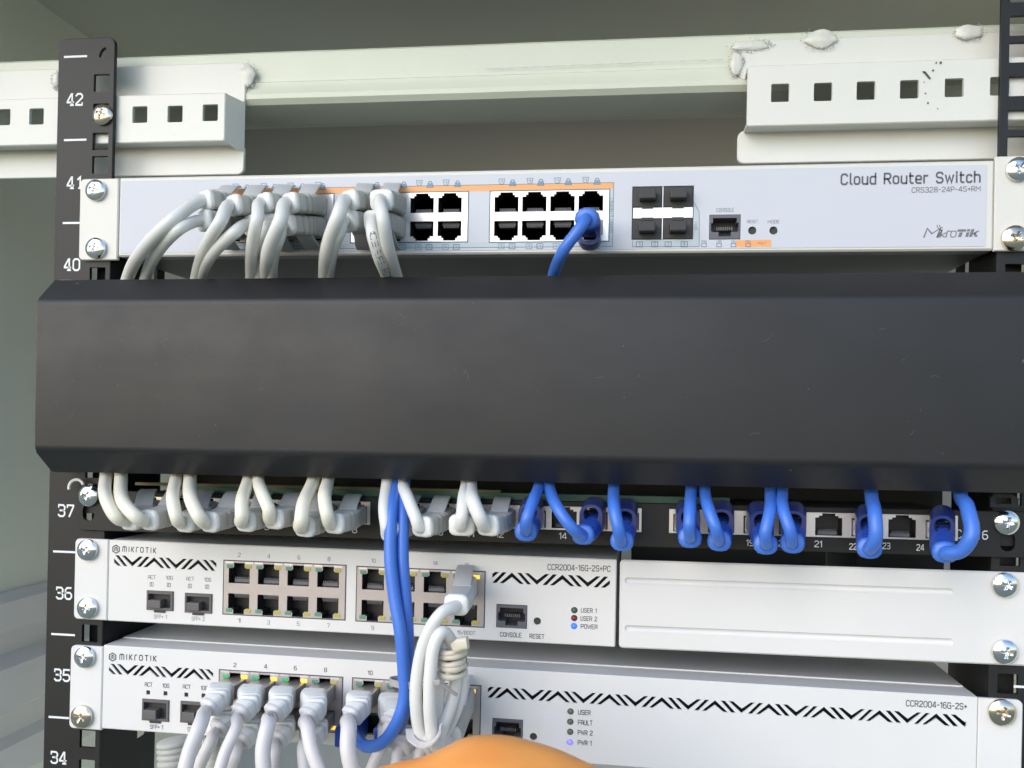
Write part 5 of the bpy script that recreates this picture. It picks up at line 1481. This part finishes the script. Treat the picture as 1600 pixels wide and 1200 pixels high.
blu = [
 (12, (822, 830, -32), [(823, 812, -41), (832, 785, -36), (844, 752, -19), (850, 700, -13)], 'first blue cord of the patch panel, leaning right up to the cover', 3.0),
 (14, (912, 835, -32), [(894, 825, -40), (872, 795, -38), (856, 752, -19), (848, 700, -13)], 'blue cord bending left across the empty port 14', 3.1),
 (15, (972, 845, -33), [(966, 825, -41), (960, 795, -38), (959, 757, -20), (960, 700, -13)], 'blue cord hanging straight beside the gap in the port frames', 3.1),
 (16, (1078, 840, -33), [(1077, 820, -42), (1078, 795, -38), (1080, 760, -20), (1081, 700, -13)], 'straight blue cord in the first port of the right frame', 3.0),
 (17, (1124, 845, -33), [(1118, 825, -42), (1107, 795, -38), (1101, 762, -20), (1100, 700, -13)], 'blue cord second from the left in the right frame, slanting', 3.0),
 (18, (1196, 850, -34), [(1196, 832, -42), (1203, 800, -38), (1204, 765, -20), (1205, 700, -13)], 'blue cord with ribbed boot turned right, third in the right frame', 3.0),
 (19, (1238, 848, -34), [(1234, 828, -42), (1224, 798, -38), (1222, 765, -20), (1222, 700, -13)], 'blue cord directly left of the empty port 21', 3.0),
 (21, (1358, 856, -35), [(1368, 840, -43), (1367, 805, -41), (1361, 768, -21), (1360, 700, -13)], 'blue cord between the printed numbers 22 and 23', 3.3),
 (23, (1476, 862, -36), [(1502, 860, -44), (1518, 835, -47), (1512, 795, -40), (1500, 770, -24), (1496, 700, -14)], 'rightmost blue cord, making a wide loop over the CAT.6 print', 3.4),
]
for i, be, cp, lab, r in blu:
    cord_thing(lab, BG, pP(i), U(*be), [U(*p) for p in cp], BLUE, r=r, tab=0, hood=1, boot_w=(11.0, 9.8), lead=12, ribs=6, rad=4.6)

# --- long blue pair running down in front of the routers into the lower one
for k, (lab, pts) in enumerate([
    ('left one of the two long blue cords tied together in front of the routers', [(622, 700, -14), (620, 750, -21), (612, 800, -34), (610, 870, -40), (616, 930, -42), (626, 990, -44), (631, 1050, -44), (632, 1090, -44), (622, 1125, -44), (600, 1158, -40), (572, 1166, -30), (556, 1150, -16), (552, 1140, -6)]),
    ('right one of the two long blue cords, straighter, behind its twin', [(634, 700, -14), (632, 750, -19), (630, 800, -30), (629, 870, -36), (633, 930, -37), (637, 990, -38), (637, 1050, -39), (636, 1085, -39), (630, 1120, -36), (618, 1140, -26), (612, 1140, -6)])]):
    P3 = [depth_fix(U(*p)) for p in pts]
    o = empty('network_cable', P3[-1]); tag(o, lab, 'network cable', 'long blue cords')
    MB().tube([p - P3[-1] for p in spline(P3, 9)], 2.95, 14).build('cord', 'blue', o, smooth=True, angle=60)
    e = P3[-1] - P3[-1]
    MB().box(-5.6, 5.6, -12, 8, -5, 5, 1.2).build('boot', 'blueboot', o, smooth=True)
tp = U(634, 1066, -41.5)
o = empty('zip_tie', tp); tag(o, 'small grey tie round the pair of long blue cords', 'cable tie')
n = 24
mb = MB(); lo = [Vector((7.4 * math.cos(t), 4.2 * math.sin(t), -.3 * math.cos(t))) for t in [6.2832 * k / n for k in range(n)]]
mb.loft(lo + [lo[0]], [[(-.35, -1.6), (.35, -1.6), (.35, 1.6), (-.35, 1.6)]] * (n + 1), 4)
mb.build('band', 'greytie', o)

# --- coiled cord from router 36 port 16 to router 35 port 16
WG = 'coiled grey cord'
pc16 = W3(B, bb2[0] + (bb2[1] - bb2[0]) * (.128 + .244 * 3), bb2[3] - (bb2[3] - bb2[2]) * .265)
pd16 = W3(D, db2[0] + (db2[1] - db2[0]) * (.128 + .244 * 3), db2[3] - (db2[3] - db2[2]) * .265)
coil = [(690, 958, -50), (668, 990, -52), (654, 1040, -52), (650, 1100, -52), (660, 1150, -50), (678, 1160, -50), (694, 1130, -46), (708, 1090, -42), (713, 1040, -42), (704, 1000, -46), (690, 988, -52),
        (678, 1010, -54), (672, 1060, -55), (672, 1120, -54), (680, 1165, -50), (692, 1150, -42), (716, 1100, -38), (722, 1050, -38), (712, 1008, -40), (698, 1002, -44), (688, 1040, -45), (684, 1100, -45), (684, 1150, -42), (692, 1185, -38), (705, 1180, -34)]
o, cp_ = cord_thing('grey coiled cord looping between the narrow router and the wide router below', None, pc16, U(714, 944, -40), [U(*p) for p in coil], ('cable', 'tab', 'collar', 'tab'), r=3.1, tab=1, tabw=8.5, lead=16, ribs=0, boot_w=(11.8, 10.4))
# lower end of that cord, plugged into the wide router
cord_thing('grey plug end of the coiled cord in the last upper port of the wide router', None, pd16, U(700, 1150, -36), [U(690, 1175, -40), U(680, 1215, -38)], ('cable', 'boot', 'collar', 'tab'), r=3.1, tab=1, tabw=11, lead=18, ribs=0, boot_w=(13.5, 13))
# cream wrapped twist tie
c0 = U(707, 1030, -44)
o = empty('twist_tie', c0); tag(o, 'cream strap wound several times round the coiled cord', 'cable tie')
mb = MB()
for j in range(5):
    zc = 5.6 - j * 2.7 + (0.5 if j % 2 else -.2)
    lp = []
    for k in range(25):
        t = 6.2832 * k / 24
        lp.append(Vector((5.6 * (1 + .05 * math.sin(j * 2.1)) * math.cos(t) + .35 * math.sin(j * 3), 7.0 * math.sin(t), zc + (1.1 - .4 * j) * math.cos(t) * .8 - .9 * abs(math.sin(t)))))
    mb.tube(lp, [1.4 + .15 * math.sin(k * .9 + j) for k in range(25)], 10, cap=False)
mb.build('wrap', 'tie', o, smooth=True, angle=45)
p0, p1 = U(712, 1012, -50) - c0, U(731, 1004, -52) - c0
MB().loft([p0, (p0 + p1) / 2 + Vector((0, -1, 1)), p1], [rr_sec(4.5, 5, 1.2), rr_sec(6.5, 5.5, 1.5), rr_sec(5, 5.5, 1.5)], len(rr_sec(6, 4, 1.2))).build('tail', 'tie', o, smooth=True, angle=40)
c1 = U(665, 1152, -52)
o = empty('cord_strap', c1); tag(o, 'pale strap hooked round the bottom of the coiled cord', 'cable tie')
pts = [(640, 1140, -48), (642, 1153, -54), (655, 1163, -57), (672, 1162, -58), (684, 1150, -57), (690, 1134, -52)]
P3 = spline([U(*p) - c1 for p in pts], 6)
MB().loft(P3, [[(-.45, -1.7), (.45, -1.7), (.45, 1.7), (-.45, 1.7)]] * len(P3), 4, up=Vector((0, 1, .2))).build('band', 'whitecable', o, smooth=True, angle=50)
c1 = U(700, 1075, -48)
o = empty('zip_tie', c1); tag(o, 'slanting grey tie tail across the coiled cord', 'cable tie')
p0, p1 = U(684, 1066, -59) - c1, U(714, 1086, -54) - c1
MB().tube([p0, p0.lerp(p1, .2), p1], [1.1, .9, .9], 8).build('tail', 'greytie', o)
MB().box(p0.x - 1.6, p0.x + 1.2, p0.y - 1, p0.y + 1.5, p0.z - 1, p0.z + 1.2, .4).build('head', 'greytie', o)

# --- white shielded cords of the wide router
def pD(b, i, low):
    return W3(D, b[0] + (b[1] - b[0]) * (.128 + .244 * i), b[3] - (b[3] - b[2]) * (.76 if low else .265))
LG = 'white shielded cords in the wide router'
low = [
 (db1, 0, 0, (330, 1103, -50), [(314, 1130, -60), (297, 1172, -66), (284, 1225, -70)], 'white shielded cord in the first upper port of the wide router, swinging left', 3.9, None),
 (db1, 1, 0, (379, 1112, -50), [(369, 1138, -60), (352, 1175, -66), (337, 1225, -70)], 'thin white cord in the second upper port of the wide router', 3.1, None),
 (db1, 2, 0, (430, 1112, -50), [(419, 1132, -61), (411, 1170, -66), (414, 1225, -68)], 'printed white CAT cord in the third upper port of the wide router', 3.9, ('6  CAT. 5e', 7, 3.1, False)),
 (db1, 3, 0, (485, 1117, -50), [(481, 1138, -60), (487, 1170, -65), (508, 1225, -68)], 'white cord in the fourth upper port of the wide router, bending right', 3.7, None),
 (db2, 0, 0, (552, 1116, -50), [(545, 1138, -62), (544, 1170, -67), (556, 1225, -68)], 'white shielded cord in the fifth upper port, left of the blue pair', 4.1, None),
 (db1, 0, 1, (345, 1136, -44), [(330, 1158, -48), (310, 1200, -50), (300, 1240, -50)], 'shaded cord behind the swinging white one, first lower port of the wide router', 3.4, None),
 (db1, 1, 1, (380, 1155, -46), [(368, 1178, -50), (355, 1215, -50), (350, 1250, -50)], 'shaded cord in the second lower port of the wide router', 3.4, None),
 (db1, 2, 1, (436, 1152, -44), [(428, 1175, -48), (424, 1210, -50), (424, 1250, -50)], 'shaded cord behind the printed one, third lower port of the wide router', 3.4, None),
 (db1, 3, 1, (488, 1152, -44), [(474, 1170, -48), (478, 1210, -52), (492, 1250, -52)], 'shaded cord in the fourth lower port of the wide router', 3.4, None),
 (db2, 1, 0, (612, 1130, -30), [(600, 1160, -34), (585, 1190, -36), (565, 1240, -38)], 'white ribbed cord behind the blue pair in the sixth upper port', 3.2, None),
 (db2, 1, 1, (628, 1165, -30), [(620, 1190, -34), (612, 1215, -36), (608, 1250, -38)], 'pale cord low behind the blue pair in the sixth lower port', 3.2, None),
 (db2, 2, 1, (662, 1168, -28), [(655, 1190, -30), (650, 1215, -32), (648, 1250, -34)], 'pale cord low behind the coil in the seventh lower port', 3.2, None),
]
for bk, i, lw, be, cp, lab, r, tx in low:
    cord_thing(lab, LG, pD(bk, i, lw), U(be[0], be[1], be[2] + (15 if not lw else 12) if bk is db1 or i == 0 else be[2]), [U(*p) for p in cp], WHITE, r=r, tab=0, text=tx, lead=15, plugm='steelplug', plug_len=17, boot_w=(12.8, 11.6), ribs=10, taper=(.26, .22), rib=.87, turn=(-.42, -.72, -.5))

# --- a ribbed grey sleeve in the unit below, at the lower left
for lab, px, r, y in (('wide ribbed grey cable sleeve hanging below the wide router at the left', 262, 8.2, -12), ('narrower ribbed pale sleeve beside the wide one below the router', 322, 4.6, -26)):
    c = U(px, 1215, y)
    o = empty('cable_sleeve', c); tag(o, lab, 'cable sleeve', 'ribbed cable sleeves below the wide router')
    pts, rad = [], []
    for k in range(40):
        pts.append(Vector((math.sin(k * .05) * 3, 12 + 4 * math.cos(k * .08) - 12, 18 - k * 1.1))); rad.append(r * (1.0 if k % 3 else .90))
    MB().tube(pts, rad, 24).build('sleeve', 'boot', o, smooth=True, angle=60)

# --- the orange thing in front, cut off by the lower edge
c = U(770, 1275, -120)
o = empty('orange_cover', c); tag(o, 'smooth bright orange rounded plastic cover poking up at the bottom edge of the photo', 'orange cover')
prof = [(585, 1202), (620, 1193), (655, 1186), (690, 1171), (722, 1157), (755, 1152.5), (790, 1154), (830, 1163), (870, 1175), (905, 1190), (935, 1204), (960, 1222)]
top_ = spline([U(x, y, -120) - c for x, y in prof], 4)
vs = []; NN = 31; m_ = len(top_)
for j in range(NN):
    a = math.pi * j / (NN - 1)
    for i, p in enumerate(top_):
        hgt = p.z + 42
        bul = (0.55 + .45 * math.sin(math.pi * i / (m_ - 1)))
        vs.append((p.x, -math.cos(a) * 26 * bul + (-5 * math.exp(-((a - .95) / .22) ** 2) * bul), -42 + hgt * (math.sin(a) ** .55 if 0 < j < NN - 1 else 0)))
fs = [(j * m_ + i, j * m_ + i + 1, (j + 1) * m_ + i + 1, (j + 1) * m_ + i) for j in range(NN - 1) for i in range(m_ - 1)]
MB().add(vs, fs).build('shell', 'orangecover', o, smooth=True, angle=60)
